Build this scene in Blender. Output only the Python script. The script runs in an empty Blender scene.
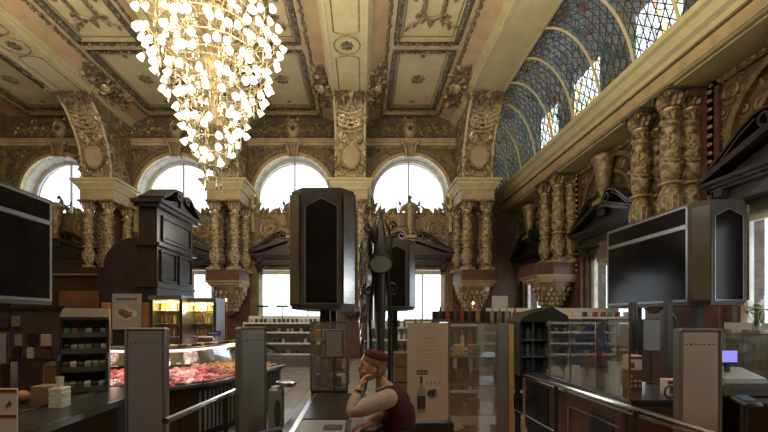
import bpy, math, random
from mathutils import Vector, Matrix
C = bpy.context.scene
COL = C.collection
PI = math.pi
F = 384.0; VX = 362.0; VY = 318.0; EYE = 1.6

# ------------------------------------------------------------------ camera
cam = bpy.data.objects.new('camera', bpy.data.cameras.new('camera'))
COL.objects.link(cam); C.camera = cam
cam.location = (0, 0, EYE); cam.rotation_euler = (PI/2, 0, 0)
cam.data.sensor_width = 36; cam.data.lens = 18
cam.data.shift_x = 22/768; cam.data.shift_y = 102/768
cam.data.clip_start = 0.05; cam.data.clip_end = 200
# ------------------------------------------------------------------ world, lights, exposure
C.view_settings.view_transform = 'Standard'; C.view_settings.look = 'None'
C.view_settings.gamma = 1; C.view_settings.use_curve_mapping = False
C.view_settings.exposure = 0.0
w = bpy.data.worlds.new('sky'); C.world = w; w.use_nodes = True
wn = w.node_tree.nodes; wl = w.node_tree.links; wn.clear()
wo = wn.new('ShaderNodeOutputWorld'); wb = wn.new('ShaderNodeBackground')
wb.inputs[0].default_value = (0.93, 0.965, 1.0, 1); wb.inputs[1].default_value = 2.8
wl.new(wb.outputs[0], wo.inputs[0])
def lamp(name, kind, loc, power, color, size=1.0, rot=(0, 0, 0), sy=None, spread=None):
    l = bpy.data.lights.new(name, kind); l.energy = power; l.color = color
    if kind == 'AREA':
        l.size = size
        if sy: l.shape = 'RECTANGLE'; l.size_y = sy
        if spread: l.spread = spread
    else: l.shadow_soft_size = size
    o = bpy.data.objects.new(name, l); COL.objects.link(o); o.location = loc; o.rotation_euler = rot
    return o
WARM = (1.0, 0.85, 0.62)
lamp('chandelier_light', 'POINT', (-2.83, 7.3, 5.9), 45, WARM, 0.6)
for q in range(4): lamp('chandelier_ring_light', 'POINT', (-2.83+1.5*math.cos(q*PI/2+.8), 7.3+1.5*math.sin(q*PI/2+.8), 6.3), 65, WARM, 0.25)
lamp('rear_ceiling_fill', 'AREA', (-2.8, 4.2, 6.3), 330, (1, .90, .70), 2.4, (PI-.25, 0, 0))  # added upward fill that brightens the ceiling, no such lamp in the hall
lamp('left_ceiling_fill', 'AREA', (-8.6, 5.0, 6.3), 260, (1, .90, .70), 2.4, (PI-.25, 0, 0))  # second added ceiling fill, below the left bays
lamp('right_ceiling_fill', 'AREA', (1.9, 4.6, 6.3), 260, (1, .92, .74), 2.4, (PI-.25, 0, 0))  # third added ceiling fill, below the right bay
lamp('rear_chandelier_light', 'POINT', (-2.8, 0.0, 7.6), 270, (1, .93, .82), 0.7)
lamp('side_chandelier_light', 'POINT', (3.2, 1.5, 7.4), 240, (1.0, 0.86, 0.62), 0.7)
lamp('left_chandelier_light', 'POINT', (-9.0, 4.5, 7.2), 220, WARM, 0.7)

lamp('till_fill', 'POINT', (6.2, 4.9, 2.5), 26, (1, .96, .9), 0.3)  # added fill without a fixture, brightens the right showcases
lamp('far_shelf_fill', 'POINT', (-1.6, 10.6, 4.0), 130, (1, .94, .84), 0.5)  # added fill without a fixture, brightens the far shelves
# ------------------------------------------------------------------ materials
MATS = {}
def mat(name, col, rough=0.5, metal=0.0, col2=None, scale=6.0, bump=0.0, bscale=20.0, emit=None, estr=0.0,
        spec=0.5, coat=0.0, alpha=None, lo=0.4, hi=0.6):
    m = bpy.data.materials.new(name); m.use_nodes = True
    nt = m.node_tree; N = nt.nodes; L = nt.links
    b = N['Principled BSDF']
    b.inputs['Base Color'].default_value = (*col, 1); b.inputs['Roughness'].default_value = rough
    b.inputs['Metallic'].default_value = metal
    b.inputs['Specular IOR Level'].default_value = spec
    b.inputs['Coat Weight'].default_value = coat
    tc = N.new('ShaderNodeTexCoord')
    if col2:
        n = N.new('ShaderNodeTexNoise'); n.inputs['Scale'].default_value = scale; n.inputs['Detail'].default_value = 5
        r = N.new('ShaderNodeValToRGB'); r.color_ramp.elements[0].color = (*col, 1); r.color_ramp.elements[1].color = (*col2, 1)
        r.color_ramp.elements[0].position = lo; r.color_ramp.elements[1].position = hi
        L.new(tc.outputs['Object'], n.inputs['Vector']); L.new(n.outputs['Fac'], r.inputs['Fac']); L.new(r.outputs[0], b.inputs['Base Color'])
    if bump:
        n = N.new('ShaderNodeTexNoise'); n.inputs['Scale'].default_value = bscale; n.inputs['Detail'].default_value = 6
        bp = N.new('ShaderNodeBump'); bp.inputs['Strength'].default_value = bump; bp.inputs['Distance'].default_value = 0.03
        L.new(tc.outputs['Object'], n.inputs['Vector']); L.new(n.outputs['Fac'], bp.inputs['Height']); L.new(bp.outputs[0], b.inputs['Normal'])
    if emit:
        b.inputs['Emission Color'].default_value = (*emit, 1); b.inputs['Emission Strength'].default_value = estr
    MATS[name] = m
    return m
def glassmat(name, tint=(0.95, 0.98, 0.97), amt=0.88, rough=0.03, haze=None):
    m = bpy.data.materials.new(name); m.use_nodes = True
    nt = m.node_tree; N = nt.nodes; L = nt.links; N.clear()
    o = N.new('ShaderNodeOutputMaterial'); t = N.new('ShaderNodeBsdfTransparent'); g = N.new('ShaderNodeBsdfGlossy')
    t.inputs[0].default_value = (*tint, 1); g.inputs['Roughness'].default_value = rough
    lw = N.new('ShaderNodeLayerWeight'); lw.inputs['Blend'].default_value = 0.35
    mp = N.new('ShaderNodeMapRange'); mp.inputs['To Min'].default_value = 1-amt; mp.inputs['To Max'].default_value = 0.8
    L.new(lw.outputs['Facing'], mp.inputs['Value'])
    mx = N.new('ShaderNodeMixShader'); L.new(mp.outputs[0], mx.inputs[0]); L.new(t.outputs[0], mx.inputs[1]); L.new(g.outputs[0], mx.inputs[2])
    if haze:
        d = N.new('ShaderNodeBsdfDiffuse'); d.inputs[0].default_value = (.55, .57, .56, 1)
        m2 = N.new('ShaderNodeMixShader'); m2.inputs[0].default_value = haze
        L.new(mx.outputs[0], m2.inputs[1]); L.new(d.outputs[0], m2.inputs[2]); L.new(m2.outputs[0], o.inputs[0])
    else: L.new(mx.outputs[0], o.inputs[0])
    MATS[name] = m; return m

mat('cream', (.56, .49, .27), .7, col2=(.49, .43, .235), scale=3)
mat('pink', (.46, .32, .175), .75, col2=(.39, .27, .15), scale=2)
mat('ochre', (.48, .375, .20), .6, col2=(.38, .295, .16), scale=3, bump=.1)
mat('gold', (.40, .31, .155), .42, .35, col2=(.20, .155, .085), scale=9, bump=.25, bscale=30)
mat('bright_gold', (.60, .49, .27), .36, .4, col2=(.40, .32, .17), scale=9)
mat('bronze', (.17, .135, .08), .42, .35, col2=(.27, .205, .11), scale=7, bump=.3, bscale=25)
mat('dark_relief', (.095, .085, .06), .5, .2, col2=(.17, .14, .085), scale=8, bump=.3)
mat('wall_ochre', (.26, .185, .085), .65, col2=(.15, .105, .055), scale=2.5, bump=.15)
mat('wall_dark', (.12, .085, .05), .6, col2=(.075, .055, .035), scale=4, bump=.15)
mat('red_marble', (.125, .058, .038), .35, col2=(.085, .042, .03), scale=5)
mat('brown_stone', (.15, .085, .055), .4, col2=(.10, .06, .04), scale=6)
mat('column_stone', (.50, .42, .24), .4, .1, col2=(.15, .125, .07), scale=9, bump=.45, bscale=22)
mat('column_gold', (.48, .38, .19), .4, .25, col2=(.14, .115, .065), scale=14, bump=.4, bscale=30)
mat('black_wood', (.022, .020, .021), .30, col2=(.035, .03, .03), scale=6, coat=.25)
mat('dark_wood', (.022, .014, .011), .38, col2=(.034, .02, .014), scale=3)
mat('brown_wood', (.16, .075, .04), .38, col2=(.10, .045, .025), scale=2.5)
mat('orange_wood', (.42, .19, .07), .45, col2=(.32, .14, .05), scale=3)
mat('pale_wood', (.62, .42, .20), .5, col2=(.55, .36, .16), scale=4)
mat('cabinet_grey', (.11, .108, .108), .35, .3, col2=(.07, .068, .066), scale=2)
mat('steel', (.52, .53, .54), .22, 1.0, col2=(.44, .45, .46), scale=3)
mat('gate_grey', (.25, .275, .30), .42, .1, col2=(.225, .25, .275), scale=2)
mat('gate_beige', (.40, .355, .30), .5, 0, col2=(.37, .33, .275), scale=2)
mat('screen_black', (.004, .004, .005), .12, col2=(.010, .010, .011), scale=2, spec=.28)
mat('light_trim', (.30, .31, .32), .28, .7, col2=(.26, .27, .28), scale=2)
mat('black_plastic', (.018, .018, .02), .4, col2=(.026, .026, .028), scale=8)
mat('belt', (.022, .023, .026), .3, col2=(.03, .031, .034), scale=4)
mat('white_plastic', (.62, .62, .60), .4, col2=(.56, .56, .54), scale=5)
mat('paper', (.55, .48, .39), .8, col2=(.51, .45, .36), scale=3)
mat('grey_paper', (.30, .30, .30), .6, col2=(.26, .26, .26), scale=3)
mat('ink', (.04, .035, .04), .7, col2=(.06, .05, .055), scale=5)
mat('pale_fish', (.62, .58, .55), .3, col2=(.45, .42, .42), scale=12)
mat('faint_ink', (.48, .41, .34), .8, col2=(.43, .37, .31), scale=5)
mat('frame_white', (.74, .73, .66), .5, col2=(.54, .52, .42), scale=3)
mat('cardboard', (.24, .165, .09), .8, col2=(.20, .14, .075), scale=3)
mat('meat_red', (.58, .06, .06), .35, col2=(.80, .30, .26), scale=16, lo=.35, hi=.62)
mat('meat_pink', (.72, .36, .32), .4, col2=(.85, .66, .58), scale=12)
mat('meat_dark', (.20, .045, .04), .3, col2=(.35, .10, .08), scale=12)
mat('pastry', (.72, .38, .13), .6, col2=(.85, .62, .32), scale=14)
mat('plum_cloth', (.062, .012, .016), .85, col2=(.045, .009, .012), scale=12, bump=.2, bscale=60)
mat('sleeve_cloth', (.40, .34, .30), .85, col2=(.36, .30, .27), scale=9, bump=.3, bscale=14)
mat('skin', (.52, .30, .21), .5, col2=(.48, .27, .19), scale=8)
mat('hair', (.20, .13, .08), .6, col2=(.27, .19, .12), scale=40, bump=.4, bscale=90)
mat('blue_plastic', (.03, .05, .20), .35, col2=(.04, .07, .26), scale=4)
mat('red_plastic', (.27, .04, .03), .45, col2=(.21, .03, .025), scale=4)
mat('green_pack', (.10, .22, .07), .5, col2=(.14, .28, .09), scale=5)
mat('amber', (.45, .22, .04), .2, col2=(.55, .33, .08), scale=5)
mat('yellow_pack', (.62, .45, .10), .5, col2=(.7, .5, .16), scale=5)
mat('teal', (.08, .20, .22), .5, col2=(.1, .25, .26), scale=5)
mat('lit_screen', (.1, .1, .2), .3, emit=(.32, .30, 1.0), estr=.9)
mat('lamp_glass', (.9, .85, .7), .3, emit=(1.0, .84, .58), estr=2.7)
mat('case_light', (.9, .9, .9), .3, emit=(1.0, .62, .62), estr=5.0)
mat('vitrine_light', (.9, .9, .7), .3, emit=(1.0, .72, .28), estr=6.0)
mat('vitrine_back', (.72, .60, .28), .5, col2=(.6, .48, .2), scale=4)
mat('crystal', (.62, .58, .48), .12, .5, col2=(.42, .38, .29), scale=30)
mat('window_trim', (.66, .66, .62), .5, col2=(.6, .6, .56), scale=3)
mat('light_baffle_grey', (.11, .112, .11), .8, col2=(.07, .072, .07), scale=3)  # for the added unseen screens outside the stained glass
mat('lead', (.055, .05, .045), .5, .4, col2=(.08, .07, .06), scale=5)
mat('shelf_white', (.62, .63, .62), .5, col2=(.56, .57, .56), scale=3)
glassmat('glass', amt=.93)
glassmat('hazy_glass', amt=.86, haze=.10)
glassmat('window_glass', (.93, .96, 1), amt=.96)

# floor: square tiles, red brown near the doors and grey beyond
def floor_mat():
    m = bpy.data.materials.new('floor_tiles'); m.use_nodes = True
    N = m.node_tree.nodes; L = m.node_tree.links; b = N['Principled BSDF']
    tc = N.new('ShaderNodeTexCoord'); br = N.new('ShaderNodeTexBrick')
    br.offset = 0; br.inputs['Scale'].default_value = 1; br.inputs['Brick Width'].default_value = .4; br.inputs['Row Height'].default_value = .4
    br.inputs['Mortar Size'].default_value = .008
    br.inputs['Color1'].default_value = (.34, .33, .31, 1); br.inputs['Color2'].default_value = (.27, .255, .235, 1); br.inputs['Mortar'].default_value = (.12, .11, .10, 1)
    b2 = N.new('ShaderNodeTexBrick'); b2.offset = 0; b2.inputs['Scale'].default_value = 1; b2.inputs['Brick Width'].default_value = .3; b2.inputs['Row Height'].default_value = .3
    b2.inputs['Mortar Size'].default_value = .008
    b2.inputs['Color1'].default_value = (.27, .115, .065, 1); b2.inputs['Color2'].default_value = (.34, .19, .12, 1); b2.inputs['Mortar'].default_value = (.10, .06, .04, 1)
    sp = N.new('ShaderNodeSeparateXYZ'); mt = N.new('ShaderNodeMath'); mt.operation = 'GREATER_THAN'; mt.inputs[1].default_value = 4.4
    mx = N.new('ShaderNodeMix'); mx.data_type = 'RGBA'
    L.new(tc.outputs['Object'], br.inputs['Vector']); L.new(tc.outputs['Object'], b2.inputs['Vector']); L.new(tc.outputs['Object'], sp.inputs[0])
    L.new(sp.outputs['Y'], mt.inputs[0]); L.new(mt.outputs[0], mx.inputs['Factor']); L.new(b2.outputs[0], mx.inputs['A']); L.new(br.outputs[0], mx.inputs['B'])
    L.new(mx.outputs['Result'], b.inputs['Base Color']); b.inputs['Roughness'].default_value = .22
    MATS['floor_tiles'] = m
floor_mat()
def stained_mat():
    m = bpy.data.materials.new('stained_glass'); m.use_nodes = True
    N = m.node_tree.nodes; L = m.node_tree.links; N.clear()
    o = N.new('ShaderNodeOutputMaterial'); tc = N.new('ShaderNodeTexCoord')
    v = N.new('ShaderNodeTexVoronoi'); v.inputs['Scale'].default_value = 4.6
    L.new(tc.outputs['Object'], v.inputs['Vector'])
    sep = N.new('ShaderNodeSeparateColor'); L.new(v.outputs['Color'], sep.inputs[0])
    r = N.new('ShaderNodeValToRGB'); cr = r.color_ramp; cr.interpolation = 'CONSTANT'
    cr.elements[0].color = (.84, .87, .86, 1); cr.elements[1].position = .28; cr.elements[1].color = (.92, .88, .72, 1)
    for p, c in ((.42, (.66, .71, .70, 1)), (.58, (.85, .84, .78, 1)), (.70, (.95, .74, .38, 1)), (.78, (.52, .57, .56, 1)), (.86, (.88, .42, .30, 1)), (.90, (.35, .68, .48, 1)), (.95, (.9, .9, .85, 1))):
        e = cr.elements.new(p); e.color = c
    L.new(sep.outputs[0], r.inputs['Fac'])
    ve = N.new('ShaderNodeTexVoronoi'); ve.feature = 'DISTANCE_TO_EDGE'; ve.inputs['Scale'].default_value = 4.6
    L.new(tc.outputs['Object'], ve.inputs['Vector'])
    lt = N.new('ShaderNodeMath'); lt.operation = 'LESS_THAN'; lt.inputs[1].default_value = .022; L.new(ve.outputs['Distance'], lt.inputs[0])
    t = N.new('ShaderNodeBsdfTransparent'); tr = N.new('ShaderNodeBsdfTranslucent'); g = N.new('ShaderNodeBsdfGlossy'); d = N.new('ShaderNodeBsdfDiffuse')
    g.inputs['Roughness'].default_value = .25; g.inputs[0].default_value = (.55, .6, .62, 1); d.inputs[0].default_value = (.03, .028, .025, 1)
    L.new(r.outputs[0], t.inputs[0]); L.new(r.outputs[0], tr.inputs[0])
    m1 = N.new('ShaderNodeMixShader'); m1.inputs[0].default_value = .28; L.new(t.outputs[0], m1.inputs[1]); L.new(tr.outputs[0], m1.inputs[2])
    m2 = N.new('ShaderNodeMixShader'); m2.inputs[0].default_value = .09; L.new(m1.outputs[0], m2.inputs[1]); L.new(g.outputs[0], m2.inputs[2])
    m3 = N.new('ShaderNodeMixShader'); L.new(lt.outputs[0], m3.inputs[0]); L.new(m2.outputs[0], m3.inputs[1]); L.new(d.outputs[0], m3.inputs[2])
    L.new(m3.outputs[0], o.inputs[0]); MATS['stained_glass'] = m
stained_mat()

# ------------------------------------------------------------------ mesh builder
class MB:
    def __init__(s): s.v = []; s.f = []
    def add(s, vs, fs):
        n = len(s.v); s.v += [tuple(v) for v in vs]; s.f += [tuple(i+n for i in f) for f in fs]
    def box(s, x0, x1, y0, y1, z0, z1):
        s.add([(x0,y0,z0),(x1,y0,z0),(x1,y1,z0),(x0,y1,z0),(x0,y0,z1),(x1,y0,z1),(x1,y1,z1),(x0,y1,z1)],
              [(0,3,2,1),(4,5,6,7),(0,1,5,4),(1,2,6,5),(2,3,7,6),(3,0,4,7)]); return s
    def rbox(s, x0, x1, y0, y1, z0, z1, b=.01):      # box with bevelled vertical and horizontal edges
        b = min(b, abs(x1-x0)/2.2, abs(y1-y0)/2.2, abs(z1-z0)/2.2)
        def ring(i, z): return [(x0+i+b*0,y0+i+b,z),(x0+i+b,y0+i,z),(x1-i-b,y0+i,z),(x1-i,y0+i+b,z),(x1-i,y1-i-b,z),(x1-i-b,y1-i,z),(x0+i+b,y1-i,z),(x0+i,y1-i-b,z)]
        vs = ring(b*.8, z0)+ring(0, z0+b)+ring(0, z1-b)+ring(b*.8, z1)
        fs = [tuple(reversed(range(8)))] + [tuple(range(24, 32))]
        for k in range(3):
            for i in range(8): j = (i+1) % 8; fs.append((k*8+i, k*8+j, k*8+8+j, k*8+8+i))
        s.add(vs, fs); return s
    def prism(s, pts, y0, y1):                        # polygon in XZ pushed along Y
        n = len(pts); vs = [(x, y0, z) for x, z in pts]+[(x, y1, z) for x, z in pts]
        fs = [tuple(range(n)), tuple(reversed(range(n, 2*n)))]+[(i, i+n, (i+1) % n+n, (i+1) % n) for i in range(n)]
        s.add(vs, fs); return s
    def prismx(s, pts, x0, x1):                       # polygon in YZ pushed along X
        n = len(pts); vs = [(x0, y, z) for y, z in pts]+[(x1, y, z) for y, z in pts]
        fs = [tuple(range(n)), tuple(reversed(range(n, 2*n)))]+[(i, i+n, (i+1) % n+n, (i+1) % n) for i in range(n)]
        s.add(vs, fs); return s
    def prismz(s, pts, z0, z1):
        n = len(pts); vs = [(x, y, z0) for x, y in pts]+[(x, y, z1) for x, y in pts]
        fs = [tuple(reversed(range(n))), tuple(range(n, 2*n))]+[(i, (i+1) % n, (i+1) % n+n, i+n) for i in range(n)]
        s.add(vs, fs); return s
    def tube(s, pts, r, n=6, cap=True):
        pts = [Vector(p) for p in pts]; rr = r if isinstance(r, (list, tuple)) else [r]*len(pts)
        vs = []; a = None
        for i, p in enumerate(pts):
            d = (pts[min(i+1, len(pts)-1)]-pts[max(i-1, 0)])
            if d.length < 1e-9: d = Vector((0, 0, 1))
            d.normalize()
            if a is None: a = d.orthogonal().normalized()
            else:
                a = a-d*a.dot(d)
                a = a.normalized() if a.length > 1e-6 else d.orthogonal().normalized()
            b = d.cross(a)
            for k in range(n):
                t = 2*PI*k/n; vs.append(p+(a*math.cos(t)+b*math.sin(t))*rr[i])
        fs = [(i*n+k, i*n+(k+1) % n, (i+1)*n+(k+1) % n, (i+1)*n+k) for i in range(len(pts)-1) for k in range(n)]
        if cap: fs += [tuple(reversed(range(n))), tuple(range((len(pts)-1)*n, len(pts)*n))]
        s.add(vs, fs); return s
    def lathe(s, prof, c=(0, 0, 0), n=16, sx=1, sy=1, half=False):
        m = n; vs = []
        for r, z in prof:
            for k in range(m):
                t = 2*PI*k/n; vs.append((c[0]+r*sx*math.cos(t), c[1]+r*sy*math.sin(t), c[2]+z))
        fs = [(i*m+k, i*m+(k+1) % m, (i+1)*m+(k+1) % m, (i+1)*m+k) for i in range(len(prof)-1) for k in range(m)]
        fs += [tuple(reversed(range(m))), tuple(range((len(prof)-1)*m, len(prof)*m))]
        s.add(vs, fs); return s
    def ball(s, c, r, n=8, m=5, sx=1, sy=1, sz=1):
        prof = [(math.sin(PI*(i+.0)/m)*r, -math.cos(PI*i/m)*r*sz) for i in range(m+1)]
        prof[0] = (r*.02, -r*sz); prof[-1] = (r*.02, r*sz)
        return s.lathe(prof, c, n, sx, sy)
    def ribbon(s, pts, t, y0, y1):                    # thick band following a curve in XZ
        P = [Vector((p[0], p[1])) for p in pts]; n = len(P); tt = t if isinstance(t, (list, tuple)) else [t]*n
        A = []; B = []
        for i, p in enumerate(P):
            d = (P[min(i+1, n-1)]-P[max(i-1, 0)]).normalized(); q = Vector((-d.y, d.x))*tt[i]*.5
            A.append(p+q); B.append(p-q)
        vs = []
        for i in range(n): vs += [(A[i].x, y0, A[i].y), (B[i].x, y0, B[i].y), (B[i].x, y1, B[i].y), (A[i].x, y1, A[i].y)]
        fs = [(i*4+k, i*4+(k+1) % 4, i*4+4+(k+1) % 4, i*4+4+k) for i in range(n-1) for k in range(4)]
        fs += [(3, 2, 1, 0), (n*4-4, n*4-3, n*4-2, n*4-1)]
        s.add(vs, fs); return s
    def arc(s, cx, cz, r0, r1, y0, y1, a0=0, a1=PI, n=28, ez=1):
        rm = (r0+r1)/2
        return s.ribbon([(cx+rm*math.cos(a0+(a1-a0)*i/n), cz+rm*ez*math.sin(a0+(a1-a0)*i/n)) for i in range(n+1)], r1-r0, y0, y1)
    def leaf(s, x, z, ang, L, W, b=.05, bend=0.0, y=0.0):
        vs = []; n = 5; px, pz = x, z; a = ang
        for i in range(n+1):
            t = i/n; w = W*math.sin(PI*min(1, .12+t*.88)**.8)*.5+.002
            nx, nz = -math.sin(a), math.cos(a); h = y-b*math.sin(PI*(.15+.8*t))
            vs += [(px+nx*w, y-.004, pz+nz*w), (px, h, pz), (px-nx*w, y-.004, pz-nz*w)]
            px += math.cos(a)*L/n; pz += math.sin(a)*L/n; a += bend/n
        s.add(vs, [(i*3+k, i*3+k+1, i*3+4+k, i*3+3+k) for i in range(n) for k in range(2)]); return s
    def scroll(s, x, z, R, turns=1.4, a0=0, d=1, th=.03, y=0.0, n=5):
        k = max(8, int(turns*10)); P = []; rr = []
        for i in range(k+1):
            t = i/k; r = R*(1-.85*t); a = a0+d*turns*2*PI*t
            P.append((x+r*math.cos(a), y-th*.8-th*.6*t, z+r*math.sin(a))); rr.append(th*(1-.5*t))
        s.tube(P, rr, n); s.ball((x, y-th, z), th*1.1, 6, 4); return s
    def cluster(s, x0, x1, z0, z1, n, seed=1, size=.22, y=0.0, depth=.07, scrolls=.3, mask=None):
        R = random.Random(seed); cx = (x0+x1)/2; cz = (z0+z1)/2; k = 0; tries = 0
        while k < n and tries < n*12:
            tries += 1
            x = R.uniform(x0, x1); z = R.uniform(z0, z1)
            if mask and not mask(x, z): continue
            k += 1; q = size*R.uniform(.6, 1.25)
            if R.random() < scrolls: s.scroll(x, z, q*.42, R.uniform(1, 1.6), R.uniform(0, 6.3), R.choice((-1, 1)), q*.09, y)
            else: s.leaf(x, z, math.atan2(z-cz, x-cx)+R.uniform(-1.3, 1.3), q, q*.42, depth*R.uniform(.5, 1.2), R.uniform(-1.6, 1.6), y)
        return s
    def mirror(s):
        n = len(s.v); s.v += [(-x, y, z) for x, y, z in s.v]; s.f += [tuple(reversed([i+n for i in f])) for f in s.f]; return s
    def xf(s, M):
        s.v = [tuple(M @ Vector(v)) for v in s.v]; return s
    def join(s, o): s.add(o.v, o.f); return s
    def build(s, name, m, parent=None, smooth=None, label=None, kind=None):
        me = bpy.data.meshes.new(name); me.from_pydata(s.v, [], s.f); me.update()
        me.materials.append(MATS[m])
        if smooth:
            me.polygons.foreach_set('use_smooth', [True]*len(me.polygons))
            try: me.set_sharp_from_angle(angle=math.radians(smooth if smooth > 1 else 40))
            except Exception: pass
        o = bpy.data.objects.new(name, me); COL.objects.link(o)
        if parent: o.parent = parent
        if label: o['label'] = label
        if kind: o['kind'] = kind
        return o
def tag(o, label, cat, group=None, kind=None):
    o['label'] = label; o['category'] = cat
    if group: o['group'] = group
    if kind: o['kind'] = kind
    return o
def place(o, loc, rot):
    o.location = loc; o.rotation_euler = rot if isinstance(rot, tuple) else (0, 0, rot); return o
def thing(name, label, cat, loc=(0, 0, 0), rot=0, group=None):
    o = bpy.data.objects.new(name, None); o.empty_display_size = .1; COL.objects.link(o)
    place(o, loc, rot); return tag(o, label, cat, group)
def solo(name, mb, m, label, cat, loc=(0, 0, 0), rot=0, group=None, smooth=None, kind=None):
    o = mb.build(name, m, None, smooth); place(o, loc, rot); return tag(o, label, cat, group, kind)
def struct(name, mb, m, smooth=None): 
    o = mb.build(name, m, None, smooth); o['kind'] = 'structure'; return o
def dup(root, loc, rot=None, label=None, group=None, scale=None, m=None):
    r = root.copy(); COL.objects.link(r); r.location = loc
    if rot is not None: r.rotation_euler = rot if isinstance(rot, tuple) else (0, 0, rot)
    if label: r['label'] = label
    if group: r['group'] = group
    if scale: r.scale = scale
    if m and r.type == 'MESH': r.data = r.data.copy(); r.data.materials[0] = MATS[m]
    for ch in root.children:
        c = ch.copy(); COL.objects.link(c); c.parent = r
        for g in ch.children:
            d = g.copy(); COL.objects.link(d); d.parent = c
    return r
def at(px, py, Y): return ((px-VX)*Y/F, Y, EYE+(VY-py)*Y/F)
TOW = -PI/2      # turns something built facing the camera so that it faces the middle from the right wall

ORD = ['first', 'second', 'third', 'fourth', 'fifth', 'sixth', 'seventh', 'eighth', 'ninth', 'tenth', 'eleventh', 'twelfth', 'thirteenth', 'fourteenth', 'fifteenth', 'sixteenth', 'seventeenth', 'eighteenth', 'nineteenth', 'twentieth', 'twenty-first', 'twenty-second', 'twenty-third', 'twenty-fourth', 'twenty-fifth', 'twenty-sixth', 'twenty-seventh', 'twenty-eighth', 'twenty-ninth', 'thirtieth']
# ------------------------------------------------------------------ the hall
YW = 15.36; XR = 6.9; XL = -14.4; ZC = 9.66
BAYS = [-12.02, -7.38, -2.74, 1.90]; AXES = [-9.7, -5.06, -0.42, 4.22]
struct('floor', MB().box(XL-.4, XR+.6, -5, 17.4, -.2, 0), 'floor_tiles')
struct('ceiling', MB().box(XL-.4, 4.9, -5, YW+.8, ZC+.14, ZC+.4), 'pink')
# far wall with its arched and its square openings
def arch_wall(mb, cx, hw, z0, zs, r, ztop, y0, y1):   # masonry around an arched opening from cx-hw to cx+hw
    mb.box(cx-hw, cx-r, y0, y1, z0, ztop); mb.box(cx+r, cx+hw, y0, y1, z0, ztop)
    n = 24
    for i in range(n):
        a = PI*i/n; b = PI*(i+1)/n
        xa, xb = cx+r*math.cos(a), cx+r*math.cos(b)
        mb.prism([(xa, zs+r*math.sin(a)), (xa, ztop), (xb, ztop), (xb, zs+r*math.sin(b))], y0, y1)
wf = MB()
for cx in BAYS:
    arch_wall(wf, cx, 2.32, 5.8, 6.5, 1.54, ZC+.4, YW, YW+.8)
    wf.box(cx-2.32, cx+2.32, YW, YW+.8, 3.55, 5.8)
    wf.box(cx-2.32, cx-1.45, YW, YW+.8, 0, 3.55); wf.box(cx+1.45, cx+2.32, YW, YW+.8, 0, 3.55); wf.box(cx-1.45, cx+1.45, YW, YW+.8, 0, .9)
wf.box(XL-.4, BAYS[0]-2.32, YW, YW+.8, 0, ZC+.4); wf.box(4.22, 5.2, YW, YW+.8, 0, ZC+.4)
struct('wall_far', wf, 'wall_ochre')
struct('wall_corner', MB().box(5.2, XR+.5, 16.8, 17.4, 0, 10.2).box(5.0, 5.2, YW+.8, 17.4, 0, 10.2), 'wall_dark')
wr = MB(); RC = [1.2, 5.85, 10.5, 15.15]
prev = -5
for c in RC:
    wr.box(XR, XR+.6, prev, c-1.3, 0, 6.9); wr.box(XR, XR+.6, c-1.3, c+1.3, 3.5, 6.9); wr.box(XR, XR+.6, c-1.3, c+1.3, 0, .95); prev = c+1.3
wr.box(XR, XR+.6, prev, 17.4, 0, 6.9)
struct('wall_right', wr, 'wall_dark')
struct('wall_left', MB().box(XL-.4, XL, -5, YW+.8, 0, ZC+.4), 'wall_ochre')
struct('wall_back', MB().box(XL-.4, XR+.6, -5.4, -5, 0, 10.2), 'wall_ochre')
# added unseen screens shaping the light through the stained glass: pierced wall and roof
ow = MB(); prev = -5
for c in (3.4, 6.9, 10.4, 13.7, 16.4):
    ow.box(7.9, 8.1, prev, c-.95, 6.9, 11.2); ow.box(7.9, 8.1, c-.95, c+.95, 10.5, 11.2); ow.box(7.9, 8.1, c-.95, c+.95, 6.9, 8.0); prev = c+.95
ow.box(7.9, 8.1, prev, 18, 6.9, 11.2); ow.box(4.9, 8.1, 17.4, 18, 9.0, 11.2)
struct('trim_1', ow, 'light_baffle_grey')
struct('trim_2', MB().box(4.6, 8.1, -5, 18, 11.2, 11.4).box(4.6, 4.8, -5, 18, 9.5, 11.2), 'light_baffle_grey')
struct('trim_3', MB().box(6.6, 8.1, -5, 18, 6.75, 6.9), 'light_baffle_grey')
# right cornice, profile run along the wall
prof = [(5.78, 7.06), (5.78, 6.93), (5.85, 6.88), (5.9, 6.72), (5.98, 6.66), (6.0, 6.56), (6.0, 6.52), (6.05, 6.5), (6.05, 6.24), (6.08, 6.22), (6.95, 6.22), (6.95, 7.06)]
def runy(pts, y0, y1):
    mb = MB(); n = len(pts)
    vs = [(x, y0, z) for x, z in pts]+[(x, y1, z) for x, z in pts]
    mb.add(vs, [tuple(range(n)), tuple(reversed(range(n, 2*n)))]+[(i, i+n, (i+1) % n+n, (i+1) % n) for i in range(n)]); return mb
struct('trim_4', runy(prof, -5, 16.8), 'cream')
struct('trim_5', MB().box(6.03, 6.048, -5, 16.8, 6.25, 6.49), 'ochre')
struct('trim_6', MB().box(5.99, 6.04, -5, 16.8, 6.505, 6.55), 'bronze')
for k, c in enumerate([-1, 3.5, 8.17, 12.82]): struct('trim_%d' % (7+k), MB().rbox(6.15, 6.85, c+.6, c+4.1, 6.18, 6.215, .01), 'cream')
# far wall string courses
mb = MB()
mb.box(XL, 5.0, YW-.14, YW, 8.58, 8.66); mb.box(XL, 5.0, YW-.09, YW, 8.46, 8.58); mb.box(XL, 5.0, YW-.18, YW, 8.66, 8.71)
struct('trim_11', mb, 'ochre')
struct('trim_12', MB().box(XL, 5.0, YW-.04, YW, 8.71, ZC), 'wall_dark')

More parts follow.
